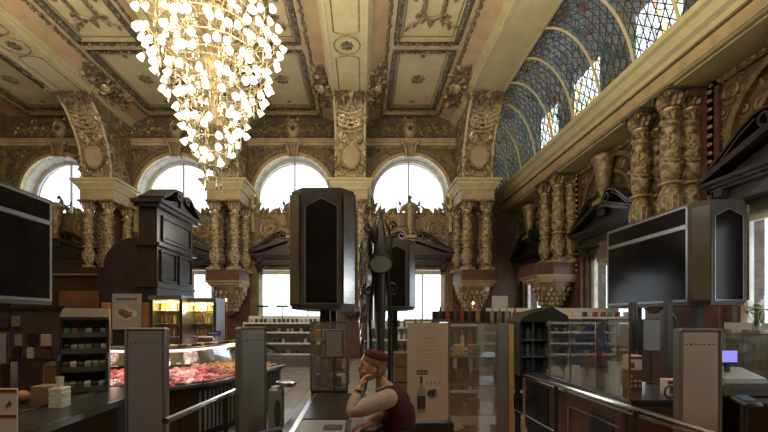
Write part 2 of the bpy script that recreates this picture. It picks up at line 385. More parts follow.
# windows
def arched_window(k, cx):
    mb = MB(); y = YW+(.5 if k < 3 else .3)
    mb.arc(cx, 6.5, 1.42, 1.54, y, y+.1, n=28); mb.box(cx-.03, cx+.03, y, y+.08, 5.82, 7.98); mb.box(cx-1.5, cx+1.5, y, y+.08, 5.8, 5.9)
    for s in (-1, 1): mb.box(cx+s*1.48-.06, cx+s*1.48+.06, y, y+.1, 5.8, 6.5)
    o = struct('window_%d' % k, mb, 'window_trim')
    g = MB(); n = 28
    pts = [(cx+1.45*math.cos(PI*i/n), 6.5+1.45*math.sin(PI*i/n)) for i in range(n+1)]+[(cx-1.45, 5.88), (cx+1.45, 5.88)]
    g.prism(pts, y+.03, y+.04); g.build('pane', 'window_glass', o)
    r = MB().arc(cx, 6.5, 1.535, 1.56, YW+.02, y, n=28)
    for s in (-1, 1): r.box(cx+s*1.55-.012, cx+s*1.55+.012, YW+.02, y, 5.8, 6.5)
    r.build('window_reveal', 'frame_white', o)
def square_window(k, M, w=1.36, z0=.95, z1=3.5, mull=(.55,)):
    mb = MB(); mb.box(-w-.02, w+.02, .0, .12, z1-.14, z1); mb.box(-w-.02, w+.02, 0, .12, z0, z0+.1)
    for s in (-1, 1): mb.box(s*w-.07, s*w+.07, 0, .12, z0, z1)
    for m in mull: mb.box(m-.025, m+.025, .02, .1, z0, z1)
    o = struct('window_%d' % k, mb.xf(M), 'frame_white')
    MB().box(-w, w, .05, .06, z0+.05, z1-.1).xf(M).build('pane', 'window_glass', o)
for i, cx in enumerate(BAYS):
    arched_window(i+1, cx)
    square_window(i+5, Matrix.Translation((cx, YW+.15, 0)))
for i, c in enumerate(RC[1:]):
    square_window(9+i, Matrix.Translation((XR+.15, c, 0)) @ Matrix.Rotation(TOW, 4, 'Z'), w=1.24, mull=(.45,))
# ---- window furniture shared by the bays: surround, frieze, scroll relief, pediment, urn
BN = ['leftmost arched window', 'arched window left of the chandelier tip', 'arched window right of the chandelier', 'rightmost arched window']
def make_surround():
    t = thing('arch_surround', '', 'arch moulding', (BAYS[0], YW, 0), 0, 'gilded surrounds of the arched windows')
    m = MB(); m.arc(0, 6.5, 1.54, 1.66, -.16, .02); m.arc(0, 6.5, 1.66, 1.70, -.10, 0)
    for s in (-1, 1): m.box(s*1.6-.06, s*1.6+.06, -.16, .02, 5.0, 6.5)
    m.build('ring', 'bright_gold', t, 40)
    m = MB(); m.arc(0, 6.5, 1.70, 1.92, -.06, 0); m.arc(0, 6.5, 1.92, 1.97, -.12, 0)
    for s in (-1, 1): m.box(s*1.82-.14, s*1.82+.14, -.06, 0, 4.6, 6.5)
    m.build('band', 'bronze', t, 40)
    m = MB()
    for i in range(37):
        a = PI*i/36; m.ball((1.81*math.cos(a), -.07, 6.5+1.81*math.sin(a)), .05, 6, 4)
    for i in range(11):
        for s in (-1, 1): m.ball((s*1.81, -.07, 6.35-i*.16), .05, 6, 4)
    m.build('beading', 'gold', t, True)
    m = MB(); m.prism([(-.2, 7.98), (-.3, 8.5), (.3, 8.5), (.2, 7.98)], -.2, 0)
    k = m.build('keystone', 'gold', t)
    m = MB()
    for s in (-1, 1): m.ribbon([(s*.16, 7.95), (s*.17, 8.2), (s*.22, 8.4), (s*.32, 8.5)], .06, -.26, -.18); m.ball((s*.3, -.24, 8.5), .08)
    m.build('scroll', 'bright_gold', k, 40)
    for s in (-1, 1):
        m = MB(); f = lambda x, z: (x*x+(z-6.5)**2) > 2.12**2
        m.cluster(min(s*.5, s*2.15), max(s*.5, s*2.15), 6.9, 8.35, 34, 3+s, .34, 0, .08, .3, f)
        m.build('spandrel_relief', 'dark_relief', t, True)
        m = MB(); R = 2.0
        pts = [(s*R*math.cos(a), 6.5+R*math.sin(a)) for a in [PI*.5*i/12*.82+.1 for i in range(13)]]
        m.box(min(s*2.2, s*2.26), max(s*2.2, s*2.26), -.05, 0, 4.2, 8.44); m.box(min(s*.45, s*2.26), max(s*.45, s*2.26), -.05, 0, 8.36, 8.44)
        m.build('spandrel_frame', 'gold', t)
    return t
def make_frieze():
    t = thing('frieze_relief', '', 'wall relief', (0, 0, 0), 0, 'dark foliage friezes under the ceiling')
    m = MB()
    for s in (-1, 1):
        for k in range(5):
            x = s*(.42+.33*k); m.scroll(x, 9.08+.1*(-1)**k, .2-.015*k, 1.5, PI/2, s*(-1)**k, .035)
            for j in range(4): m.leaf(x, 9.08, j*1.7+k, .3-.02*k, .13, .06, .8)
        m.cluster(min(s*.35, s*1.8), max(s*.35, s*1.8), 8.82, 9.4, 26, 5+s, .22)
    m.build('foliage', 'bronze', t, True)
    m = MB()
    m.lathe([(.02, -.16), (.14, -.14), (.2, -.08), (.23, 0)], (0, 0, 0), 16, 1, 1.5)
    m.xf(Matrix.Translation((0, 0, 9.1)) @ Matrix.Rotation(PI/2, 4, 'X') @ Matrix.Scale(-1, 4, (0, 0, 1)))
    c = m.build('cartouche', 'ochre', t, True)
    m = MB(); m.tube([(.25*math.cos(a), -.06, 9.1+.37*math.sin(a)) for a in [2*PI*i/20 for i in range(21)]], .04, 5)
    for s in (-1, 1): m.scroll(s*.2, 9.46, .13, 1.3, 0, s, .03); m.leaf(s*.1, 9.5, PI/2-s*.8, .28, .12, .06, s*.5)
    m.build('border', 'gold', c, True)
    m = MB(); m.leaf(0, 8.98, PI/2, .3, .1, .04, 0, -.16)
    for s in (-1, 1): m.leaf(0, 9.05, PI/2-s*.6, .22, .07, .04, -s*.8, -.15)
    m.box(-.1, .1, -.2, -.15, 9.04, 9.07); m.build('fleur_emblem', 'dark_relief', c, True)
    return t
def make_scrollwork():
    t = thing('scrollwork_panel', '', 'wall relief', (0, 0, 0), 0, 'gilded scrollwork below the arched windows')
    MB().box(-1.55, 1.55, -.05, 0, 4.3, 5.78).build('panel_back', 'bronze', t)
    m = MB()
    for s in (-1, 1):
        m.scroll(s*.98, 5.15, .48, 2.1, PI/2, s, .065); m.scroll(s*.55, 4.8, .3, 1.6, 0, -s, .05)
        m.scroll(s*1.42, 5.75, .26, 1.5, 0, s, .05); m.scroll(s*1.3, 4.6, .26, 1.5, 2, s, .045); m.scroll(s*.75, 5.7, .2, 1.5, 2, -s, .04)
        for j in range(7): a = j*.9; m.leaf(s*.98+.2*math.cos(a), 5.15+.2*math.sin(a), a, .3, .14, .09, .9*s)
        for j, (x, z, a, L) in enumerate([(1.5, 5.7, 1.7, .62), (1.35, 5.65, 2.3, .45), (1.45, 6.1, 1.2, .4), (1.05, 5.7, 1.5, .33), (.8, 5.75, 1.9, .3), (.55, 5.7, 1.3, .36), (1.2, 5.75, 1.4, .3)]):
            aa = a if s > 0 else PI-a; m.leaf(s*x, z, aa, L, .2, .1, .9*s, -.05)
    m.cluster(-1.5, 1.5, 4.55, 5.7, 60, 7, .26, -.03, .09, .35)
    m.build('scrolls', 'gold', t, True)
    m = MB()
    m.arc(0, 5.75, .3, .42, -.16, -.05, n=14); m.leaf(0, 6.1, PI/2, .3, .2, .1)
    for i in range(8): a = PI*2*i/8; m.leaf(0, 6.38, a, .12, .05, .03, 0, -.12)
    for s in (-1, 1): m.scroll(s*.36, 5.95, .14, 1.4, 0, s, .03, -.08); m.leaf(s*.35, 6.1, PI/2-s*.5, .22, .1, .06, s)
    m.build('crest', 'bronze', t, True)
    return t
def make_urn():
    m = MB().lathe([(.16, 0), (.18, .05), (.1, .1), (.09, .16), (.15, .3), (.2, .6), (.23, .9), (.25, 1.02), (.29, 1.08), (.3, 1.16), (.22, 1.25), (.12, 1.3), (.02, 1.32)], n=16)
    m.box(-.2, .2, -.2, .2, -.12, 0)
    return m
def make_pediment():
    t = thing('pediment', '', 'pediment', (0, 0, 0), 0, 'black wooden pediments over the windows')
    m = MB(); m.box(-1.62, 1.62, -.42, 0, 4.06, 4.13); m.box(-1.56, 1.56, -.36, 0, 4.0, 4.06); m.box(-1.52, 1.52, -.3, 0, 3.94, 4.0); m.box(-1.5, 1.5, -.26, 0, 3.68, 3.75)
    m.build('cornice', 'black_wood', t)
    m = MB(); m.box(-1.42, 1.42, -.2, 0, 3.75, 3.94); m.build('frieze_board', 'black_wood', t)
    m = MB()
    m.prism([(-1.5, 4.13), (0, 4.62), (1.5, 4.13)], -.2, 0); m.build('tympanum', 'black_wood', t)
    for s in (-1, 1):
        m = MB(); m.ribbon([(s*1.66, 4.16), (s*.5, 4.55), (s*.16, 4.66)], .09, -.44, 0); m.ribbon([(s*1.6, 4.26), (s*.3, 4.7)], .04, -.4, 0)
        m.build('raking_cornice', 'black_wood', t)
        m = MB(); P = [(s*1.5, 4.35), (s*1.2, 4.55), (s*.85, 4.82), (s*.55, 4.98), (s*.34, 5.0)]
        cx, cz = s*.36, 4.83
        for i in range(16): a = PI/2+s*(-1)*(-i/16*2*PI*1.4); r = .17*(1-.7*i/16); P.append((cx+r*math.cos(PI/2+s*i*.55), cz+r*math.sin(PI/2+s*i*.55)))
        m.ribbon(P, [.05]*5+[.04]*16, -.38, -.04)
        m.ribbon([(x-s*.0, z-.09) for x, z in P[:4]], .03, -.36, -.06)
        m.build('scroll', 'black_wood', t, 40)
        m = MB(); m.prismx([(-.34, 3.94), (-.34, 3.82), (-.24, 3.7), (-.22, 3.5), (-.14, 3.42), (0, 3.4), (0, 3.94)], s*1.3-.09, s*1.3+.09); m.build('corbel', 'black_wood', t)
    m = MB(); m.box(-.26, .26, -.36, 0, 4.6, 4.7); m.box(-.2, .2, -.32, 0, 4.4, 4.6); m.build('plinth', 'black_wood', t)
    return t
sur = make_surround(); sur['label'] = 'gilded beaded moulding around the '+BN[0]
fri = make_frieze(); place(fri, (BAYS[0], YW-.04, 0), 0); fri['label'] = 'dark foliage frieze with oval emblem above the '+BN[0]
scw = make_scrollwork(); place(scw, (BAYS[0], YW, 0), 0); scw['label'] = 'gilded scrollwork across the foot of the '+BN[0]
ped = make_pediment(); place(ped, (BAYS[0], YW, 0), 0); ped['label'] = 'dark scrolled pediment below the '+BN[0]
urn = solo('urn', make_urn(), 'gold', 'pale stone urn at the foot of the '+BN[0], 'urn', (BAYS[0], YW-.3, 4.82), 0, 'urns standing on the pediments', True)
for i in (1, 2, 3):
    x = BAYS[i]
    dup(sur, (x, YW, 0), None, 'gilded beaded moulding around the '+BN[i])
    dup(fri, (x, YW-.04, 0), None, 'dark foliage frieze with oval emblem above the '+BN[i])
    dup(scw, (x, YW, 0), None, 'gilded scrollwork across the foot of the '+BN[i])
    dup(ped, (x, YW, 0), None, 'dark scrolled pediment below the '+BN[i])
    dup(urn, (x, YW-.3, 4.82), None, 'pale stone urn at the foot of the '+BN[i])
RN = ['nearest on the right wall', 'midway along the right wall', 'in the far right corner']
for i, c in enumerate(RC[1:]):
    dup(ped, (XR-.06, c, 0), TOW, 'black scrolled pediment '+RN[i], None, (.90, 1, 1)); dup(urn, (XR-.3, c, 4.82), TOW, 'pale stone urn on the pediment '+RN[i])
# carved panels above the right pediments
def make_rightpanel():
    t = thing('carved_wall_panel', '', 'wall relief', (0, 0, 0), 0, 'dark carved panels on the right wall')
    m = MB(); m.box(-1.75, 1.75, -.05, 0, 4.1, 6.18); m.build('panel_back', 'wall_dark', t)
    m = MB(); m.arc(0, 4.75, 1.2, 1.32, -.16, -.04, n=24); m.arc(0, 4.75, .78, .86, -.14, -.04, n=20)
    for s in (-1, 1): m.box(s*1.62-.07, s*1.62+.07, -.12, -.04, 3.0, 6.1)
    m.box(-1.7, 1.7, -.12, -.04, 6.05, 6.17); m.build('moulding', 'bronze', t, 40)
    m = MB()
    for s in (-1, 1):
        for k in range(18): m.ball((s*1.62, -.13, 3.1+k*.17), .05, 6, 4)
    for k in range(20): m.ball((-1.6+k*.168, -.13, 6.11), .045, 6, 4)
    m.build('beading', 'gold', t, True)
    m = MB()
    for s in (-1, 1): m.scroll(s*1.25, 5.8, .24, 1.7, 0, s, .05); m.scroll(s*.7, 5.3, .22, 1.6, 2, s, .045)
    m.cluster(-1.5, 1.5, 4.6, 6.0, 90, 11, .3, -.03, .1, .3)
    m.build('carving', 'bronze', t, True)
    return t
rp = make_rightpanel(); place(rp, (XR, RC[1], 0), TOW); rp['label'] = 'dark carved arch panel with gold beading '+RN[0]
for i in (1, 2): dup(rp, (XR, RC[1+i], 0), TOW, 'dark carved arch panel with gold beading '+RN[i])

# ---- columns
def make_column(h=2.55, rad=1.0, cap='column_gold'):
    t = thing('column', '', 'column', (0, 0, 0))
    k = h/2.6
    m = MB(); m.rbox(-.24, .24, -.24, .24, 0, .1*k, .02); m.lathe([(.22, .1*k), (.23, .14*k), (.19, .18*k), (.13, .22*k)], n=20); m.build('base', 'column_stone', t, 40)
    m = MB(); m.lathe([(r*rad, z*k) for r, z in [(.12, .2), (.15, .26), (.205, .42), (.225, .56), (.21, .7), (.15, .82), (.12, .88), (.13, .93), (.175, 1.02), (.195, 1.15), (.19, 1.4), (.175, 1.8), (.16, 2.1), (.15, 2.28)]], n=20)
    m.build('shaft', 'column_stone', t, True)
    m = MB()
    m.lathe([(.13*rad, .86*k), (.215*rad, .875*k), (.22*rad, .91*k), (.14*rad, .93*k)], n=20)
    m.lathe([(.15*rad, 2.2*k), (.18*rad, 2.22*k), (.18*rad, 2.26*k), (.15*rad, 2.28*k)], n=18)
    m.build('ring', 'bright_gold', t, True)
    m = MB(); R = random.Random(4)
    for j in range(70):
        z = R.uniform(.98, 2.15)*k; a = R.uniform(0, 2*PI); r = (.195-.03*(z/k-1))*rad
        l = MB().leaf(0, 0, R.uniform(.2, 2.9), .2, .09, .025, R.uniform(-1.5, 1.5)); l.xf(Matrix.Rotation(a, 4, 'Z') @ Matrix.Translation((0, -r+.004, z))); m.join(l)
    for j in range(14):
        a = 2*PI*j/14; l = MB().leaf(0, 0, PI/2, .34, .085, .03); l.xf(Matrix.Rotation(a, 4, 'Z') @ Matrix.Translation((0, -.205*rad, .38*k))); m.join(l)
    m.build('foliage', 'column_gold', t, True)
    m = MB(); m.lathe([(.15*rad, 2.27*k), (.16*rad, 2.35*k), (.22*rad, 2.5*k), (.25*rad, 2.53*k)], n=18)
    m.rbox(-.27, .27, -.27, .27, 2.53*k, 2.6*k, .02)
    cp = m.build('capital', 'dark_relief' if cap == 'bronze' else 'bronze', t, 40)
    m = MB()
    for j in range(12):
        a = 2*PI*j/12
        for (z, L, o) in ((2.28, .16, .16), (2.36, .17, .19)):
            l = MB().leaf(0, 0, PI/2, L*k, .1, .07, 0); l.xf(Matrix.Rotation(a+z, 4, 'Z') @ Matrix.Translation((0, -o*rad, z*k))); m.join(l)
    for j in range(4):
        l = MB().scroll(0, 0, .08, 1.5, 0, 1, .022); l.xf(Matrix.Rotation(PI/4+j*PI/2, 4, 'Z') @ Matrix.Translation((0, -.27*rad, 2.47*k))); m.join(l)
    m.build('acanthus', cap, cp, True)
    return t
YC = 14.15
col0 = make_column(2.55, .88); col0['group'] = 'stone columns along the far wall'
first = True
AN = ['far left', 'below the chandelier tip', 'behind the tall centre cabinet', 'near the far right corner']
CW = ['of the far pair behind the dark pavilion', 'of the far pair below the chandelier', 'of the far pair behind the centre cabinet', 'of the far pair right of the arched windows']
for i, ax in enumerate(AXES):
    for s, sn in ((-1, 'left'), (1, 'right')):
        lab = 'carved column, %s one %s' % (sn, CW[i])
        if first: place(col0, (ax+s*.36, YC, 3.35), 0); col0['label'] = lab; first = False
        else: dup(col0, (ax+s*.36, YC, 3.35), 0, lab)
        dup(col0, (ax+s*.5, 15.05, 3.35), 0, 'wall column behind the %s one %s' % (sn, CW[i]))
colr = make_column(2.87, .95, 'bronze'); colr['group'] = 'stone columns under the right cornice'
place(colr, (6.3, 7.85, 3.35), 0); colr['label'] = 'tall carved stone column nearest the aisle in the near right cluster'
dup(colr, (6.3, 8.7, 3.35), 0, 'tall carved stone column, leftmost of the near right cluster')
dup(colr, (6.7, 7.85, 3.35), 0, 'dark stone half column against the right wall in the near cluster')
dup(colr, (6.7, 8.7, 3.35), 0, 'dark stone half column at the back of the near right cluster')
dup(colr, (6.3, 12.35, 3.35), 0, 'tall carved stone column with bulging base, second in the middle right cluster')
dup(colr, (6.3, 13.2, 3.35), 0, 'slim carved stone column, leftmost of the middle right cluster')
dup(colr, (6.7, 12.35, 3.35), 0, 'carved stone half column, rightmost of the middle right cluster')
dup(colr, (6.7, 13.2, 3.35), 0, 'dark stone half column at the back of the middle right cluster')
# ---- entablature blocks, consoles, brackets, piers on the far wall
def make_block():
    t = thing('entablature_block', '', 'entablature', (0, 0, 0), 0, 'entablature blocks over the far column pairs')
    MB().box(-.62, .62, -1.32, 0, 5.9, 6.32).build('fascia', 'ochre', t)
    m = MB(); m.box(-.66, .66, -1.36, 0, 6.3, 6.36); m.box(-.78, .78, -1.48, 0, 6.5, 6.58); m.box(-.85, .85, -1.54, 0, 6.58, 6.66)
    m.add([(-.66,-1.36,6.36),(.66,-1.36,6.36),(.66,0,6.36),(-.66,0,6.36),(-.78,-1.48,6.5),(.78,-1.48,6.5),(.78,0,6.5),(-.78,0,6.5)], [(0,1,5,4),(1,2,6,5),(2,3,7,6),(3,0,4,7),(4,5,6,7),(3,2,1,0)])
    m.build('cornice', 'cream', t)
    return t
def make_console():
    t = thing('ceiling_console', '', 'console', (0, 0, 0), 0, 'carved consoles carrying the ceiling beams')
    P = [(-2.45, 9.22), (-2.4, 9.02), (-2.05, 8.72), (-1.75, 8.3), (-1.5, 7.8), (-1.36, 7.2), (-1.34, 6.66)]
    m = MB(); m.prismx(P+[(0, 6.66), (0, 9.22)], -.5, .5); m.build('body', 'gold', t)
    for s in (-1, 1):
        m = MB()
        for k in range(len(P)-1): m.tube([(s*.52, *P[k]), (s*.52, *P[k+1])], .045, 6)
        m.build('edge_roll', 'cream', t, True)
        m = MB(); m.cluster(-1.5, -.2, 6.9, 9.0, 50, 9, .34, 0, .07, .35, lambda x, z: x > -1.3-(z-6.7)*.28)
        m.xf(Matrix.Translation((s*.5, 0, 0)) @ Matrix(((0, -s, 0, 0), (1, 0, 0, 0), (0, 0, 1, 0), (0, 0, 0, 1))))
        m.build('side_relief', 'gold', t, True)
    def along(mb, z0, z1):            # lays a flat relief (built about x, z) onto the curved front
        out = []
        for x, y, z in mb.v:
            for k in range(len(P)-1):
                if P[k+1][1] <= z <= P[k][1] or k == len(P)-2: 
                    u = (z-P[k][1])/(P[k+1][1]-P[k][1]); yy = P[k][0]+(P[k+1][0]-P[k][0])*u; break
            out.append((x, yy+y, z))
        mb.v = out; return mb
    m = MB()
    for s in (-1, 1): m.scroll(s*.25, 8.5, .2, 1.6, 0, s, .05); m.scroll(s*.22, 8.05, .16, 1.6, 2, -s, .04); m.scroll(s*.34, 6.95, .16, 1.4, 0, s, .04)
    m.cluster(-.45, .45, 7.95, 8.85, 34, 13, .26, 0, .12, .3); m.cluster(-.45, .45, 6.75, 7.05, 14, 14, .24, 0, .12, .4)
    for k in range(5): m.tube([(-.4+.8*i/8, -.08, 8.75-k*.12-.09*math.sin(PI*i/8)) for i in range(9)], .028, 5)
    along(m, 0, 0).build('front_relief', 'bright_gold', t, True)
    m = MB(); m.cluster(-.47, .47, 6.75, 8.9, 60, 33, .24, .03, .07, .3, lambda x, z: (x/.36)**2+((z-7.45)/.5)**2 > 1); along(m, 0, 0).build('crevice_shade_relief', 'dark_relief', t, True)  # dark leaves put the shade of the crevices into the colour
    m = MB(); m.cluster(-.6, .6, 9.0, 9.2, 46, 15, .26, -2.38, .14, .1)
    m.cluster(-.5, .5, 9.05, 9.2, 16, 16, .2, -2.5, .16, .1); m.build('leaf_crown', 'bronze', t, True)
    m = MB(); n = 20
    pts = [(.31*math.cos(2*PI*i/n), 7.45+.42*math.sin(2*PI*i/n)) for i in range(n)]
    m.prism(pts, -1.5, -1.36); c = m.build('cartouche', 'ochre', t)
    m = MB(); m.tube([(.33*math.cos(2*PI*i/n), -1.49, 7.45+.45*math.sin(2*PI*i/n)) for i in range(n+1)], .05, 6)
    for s in (-1, 1): m.leaf(s*.3, 7.2, -PI/2+s*.5, .4, .2, .1, s, -1.42); m.scroll(s*.36, 7.7, .12, 1.4, 0, s, .035, -1.42)
    m.build('border', 'gold', c, True)
    return t
def make_bracket():
    t = thing('column_bracket', '', 'bracket', (0, 0, 0), 0, 'brackets carrying the far column pairs')
    h = [(-.62, 0), (-.78, -.9), (-.62, -1.46), (.62, -1.46), (.78, -.9), (.62, 0)]
    m = MB(); m.prismz([(x*.95, y*.97) for x, y in h], 3.2, 3.35); m.prismz(h, 2.98, 3.2); m.build('slab', 'red_marble', t)
    m = MB()
    for z, s_ in ((2.9, .98), (2.82, .92), (2.75, .84)): m.prismz([(x*s_, y*s_) for x, y in h], z, z+.08)
    m.build('moulding', 'ochre', t)
    m = MB()
    for i in range(20): m.box(-.66+i*.07, -.63+i*.07, -1.44, -1.40, 2.9, 2.97)
    m.build('dentils', 'bronze', t)
    m = MB(); m.lathe([(.06, 1.7), (.18, 1.8), (.3, 2.0), (.5, 2.35), (.62, 2.6), (.66, 2.76)], (0, -.62, 0), 16, 1, .95)
    b = m.build('basket', 'bronze', t, True)
    m = MB()
    for j in range(18):
        a = 2*PI*j/18
        for z, r, L in ((2.5, .57, .2), (2.35, .49, .2), (2.2, .42, .2), (2.05, .34, .2), (1.9, .26, .2)):
            l = MB().leaf(0, 0, PI/2, L, .12, .06); l.xf(Matrix.Translation((0, -.62, 0)) @ Matrix.Rotation(a+z, 4, 'Z') @ Matrix.Translation((0, -r, z-.05))); m.join(l)
    m.build('acanthus', 'gold', b, True)
    return t
blk = make_block(); con = make_console(); brk = make_bracket()
for i, ax in enumerate(AXES):
    L1 = 'cream moulded entablature block over the column pair, '+AN[i]
    L2 = 'big carved ceiling console with cartouche, '+['leftmost of the four', 'mostly behind the chandelier', 'above the tall grey kiosk', 'beside the stained glass vault'][i]
    L3 = 'red marble slab bracket with gold leaf basket, '+AN[i]
    if i == 0:
        for o, l in ((blk, L1), (con, L2), (brk, L3)): place(o, (ax, YW, 0), 0); o['label'] = l
    else:
        dup(blk, (ax, YW, 0), None, L1); dup(con, (ax, YW, 0), None, L2); dup(brk, (ax, YW, 0), None, L3)
dup(brk, (XR, 8.27, 0), TOW, 'red marble bracket under the near right column cluster', 'brackets under the right column clusters')
dup(brk, (XR, 12.77, 0), TOW, 'red marble bracket with gilded underside under the middle right column cluster', 'brackets under the right column clusters')
# piers
for i, ax in enumerate(AXES):
    m = MB(); m.box(ax-.6, ax+.6, YW-.2, YW, 0, 3.0); m.box(ax-.32, ax+.32, YW-.2, YW, 3.35, 5.9)
    struct('trim_%d' % (13+i), m, 'red_marble')
struct('trim_17', MB().box(XR-.12, XR, 7.3, 9.2, 0, 6.2).box(XR-.12, XR, 11.9, 13.7, 0, 6.2), 'red_marble')
struct('trim_18', MB().box(XR-.35, XR, 7.6, 9.0, 6.0, 6.22).box(XR-.35, XR, 12.1, 13.5, 6.0, 6.22), 'bronze')
# studded strips beside the dark corner
m = MB(); m.box(4.95, 5.2, YW-.06, YW, 0, 5.9); m.box(5.15, 5.2, YW, YW+1.4, 0, 5.9)
struct('trim_19', m, 'brown_stone')
for k, x in enumerate((5.35, 5.75)):
    m = MB()
    for j in range(22): m.ball((x, 16.76, 2.1+j*.16), .05, 6, 4)
    st = struct('trim_%d' % (20+k), m.box(x-.1, x+.1, 16.77, 16.8, 0, 6.0), 'brown_stone')

# ---- ceiling beams
def beam(k, ax, w=.57):
    z = 9.2
    m = MB(); m.box(ax-w, ax+w, -5, YW, z, ZC+.2)
    for s in (-1, 1):
        m.box(min(ax+s*w, ax+s*(w+.06)), max(ax+s*w, ax+s*(w+.06)), -5, YW, z+.06, ZC+.2)
        m.box(min(ax+s*w, ax+s*(w+.12)), max(ax+s*w, ax+s*(w+.12)), -5, YW, z+.16, ZC+.2)
        m.box(min(ax+s*w*.86, ax+s*w), max(ax+s*w*.86, ax+s*w), -5, YW, z-.03, z)
    o = struct('trim_%d' % k, m, 'cream'); return o
for i, ax in enumerate(AXES): beam(22+i, ax)
# sloping strips between beams and the flat field
sl = MB()
for ax in AXES:
    for s in (-1, 1):
        if ax > 4 and s > 0: continue
        a, b = ax+s*.66, ax+s*1.2
        sl.add([(a, -5, 9.42), (a, YW, 9.42), (b, YW, ZC), (b, -5, ZC), (b, -5, ZC+.1), (b, YW, ZC+.1), (a, YW, 9.6), (a, -5, 9.6)], [(0, 1, 2, 3), (3, 2, 5, 4), (4, 5, 6, 7), (0, 7, 6, 1), (1, 6, 5, 2), (0, 3, 4, 7)])
struct('trim_26', sl, 'pink')
# flat grid between coffers
gm = MB()
for cx in BAYS+[-16.5]:
    for s in (-1, 1): gm.box(min(cx+s*.98, cx+s*1.16), max(cx+s*.98, cx+s*1.16), -5, YW, ZC, ZC+.14)
    for y0, y1 in ((11.2, 11.7), (8.0, 8.5), (14.75, YW), (4.5, 5.0), (1.3, 1.8), (-5, -1.9)): gm.box(cx-.98, cx+.98, y0, y1, ZC, ZC+.14)
struct('trim_27', gm, 'ochre')
# bead and leaf strings along the flat field
def make_string():
    m = MB(); R = random.Random(2)
    for k in range(75):
        y = 8.6+k*.088; x = R.uniform(-.02, .02); m.leaf(x, y, R.uniform(.6, 2.5), .12, .09, .07, 0)
        if k % 3 == 0: m.ball((0, -.04, y), .05, 6, 4)
    m.box(-.05, .05, -.015, 0, 8.5, 15.3)
    return m
FACE = (PI/2, 0, 0)
def ceilframe(mb, z): return mb        # reliefs are built upright and turned to hang from the ceiling
n = 0
strmb = make_string()
# x stays x, local z (8.5..15.3) becomes distance from the camera, the relief hangs down
def hang(mb): mb.v = [(x, z, y) for x, y, z in mb.v]; mb.f = [tuple(reversed(f)) for f in mb.f]; return mb
hang(strmb)
BL = ['leftmost ceiling bay', 'ceiling bay left of the chandelier', 'ceiling bay behind the chandelier', 'ceiling bay right of the central beam']
s0 = None
for i, cx in enumerate(BAYS):
    for s, sn in ((-1, 'left'), (1, 'right')):
        lab = 'leafy moulding on the %s side of the %s' % (sn, BL[i])
        if s0 is None: s0 = solo('leaf_moulding', strmb, 'dark_relief', lab, 'moulding', (cx+s*1.16, 0, ZC), 0, 'bead and leaf mouldings along the ceiling bays', True)
        else: dup(s0, (cx+s*1.16, 0, ZC), None, lab)
# coffers
def make_coffer(kind):
    L = 3.05 if kind == 'plain' else 2.7; w = .80; h = L/2
    t = thing('ceiling_coffer', '', 'ceiling coffer', (0, 0, 0))
    MB().box(-w, w, -h, h, .10, .13).build('panel', 'cream', t)
    m = MB(); R = random.Random(5)
    for a, b, c, d in ((-w-.16, -w, -h-.16, h+.16), (w, w+.16, -h-.16, h+.16), (-w, w, -h-.16, -h), (-w, w, h, h+.16)):
        m.box(a, b, c, d, .0, .13)
    fr = m.build('frame', 'dark_relief', t)
    m = MB()
    per = [(-w-.08, -h+i*.12) for i in range(int(L/.12))]+[(w+.08, -h+i*.12) for i in range(int(L/.12))]+[(-w+i*.12, -h-.08) for i in range(14)]+[(-w+i*.12, h+.08) for i in range(14)]
    for x, y in per:
        l = MB().leaf(0, 0, R.uniform(.4, 2.7), .12, .08, .05); l.xf(Matrix.Translation((x, y, 0)) @ Matrix.Rotation(-PI/2, 4, 'X') @ Matrix.Scale(1, 4)); 
        l.v = [(a, b, -abs(c)) for a, b, c in l.v]; m.join(l)
    m.build('leaf_carving', 'dark_relief', fr, True)
    m = MB()
    for a, b, c, d in ((-w+.06, -w+.085, -h+.06, h-.06), (w-.085, w-.06, -h+.06, h-.06), (-w+.06, w-.06, -h+.06, -h+.085), (-w+.06, w-.06, h-.085, h-.06)): m.box(a, b, c, d, .085, .1)
    m.build('inner_line', 'bronze', t)
    def rosette(R0, x, y):
        m = MB()
        for k in range(8):
            for q, rr in ((0, 1), (.39, .6)): m.leaf(0, 0, k*PI/4+q, R0*rr, R0*.75*rr, R0*.25, 0)
        m.ball((0, -.03, 0), R0*.22, 8, 5); m.v = [(a+x, c+y, b+.1) for a, b, c in m.v]; m.f = [tuple(reversed(f)) for f in m.f]
        m.build('rosette', 'bronze', t, True)
    if kind == 'plain':
        rosette(.27, 0, -.1); rosette(.09, 0, -h+.28); rosette(.09, 0, h-.28)
    else:
        m = MB()
        P = [(.27*math.cos(a)*(1), .95*math.sin(a)) for a in [2*PI*i/24 for i in range(25)]]
        P = [(max(-.25, min(.25, x*1.5)), z*.62) for x, z in P]
        m.tube([(x, -.03, z) for x, z in P], .05, 6)
        for s in (-1, 1):
            for q in (-1, 1):
                for k in range(7): m.leaf(s*(.16+.07*k), q*(.58+.05*k), math.atan2(q*.7, s)+(k % 3-1)*.6, .24, .1, .06, .3)
                m.scroll(s*.36, q*.5, .12, 1.4, 0, s*q, .03)
            for k in range(12): m.leaf(s*.28, -.5+k*.085, PI/2+s*.4*(-1)**k, .13, .09, .06)
            m.leaf(0, s*.6, s*PI/2, .36, .2, .08)
        m.v = [(a, c, b+.1) for a, b, c in m.v]; m.f = [tuple(reversed(f)) for f in m.f]
        m.build('strapwork', 'bronze', t, True)
        for s in (-1, 1): rosette(.08, s*.52, .0)
    return t
cA = make_coffer('plain'); cB = make_coffer('strap')
cA['group'] = 'cream coffers with a round rosette'; cB['group'] = 'cream coffers with dark strapwork'
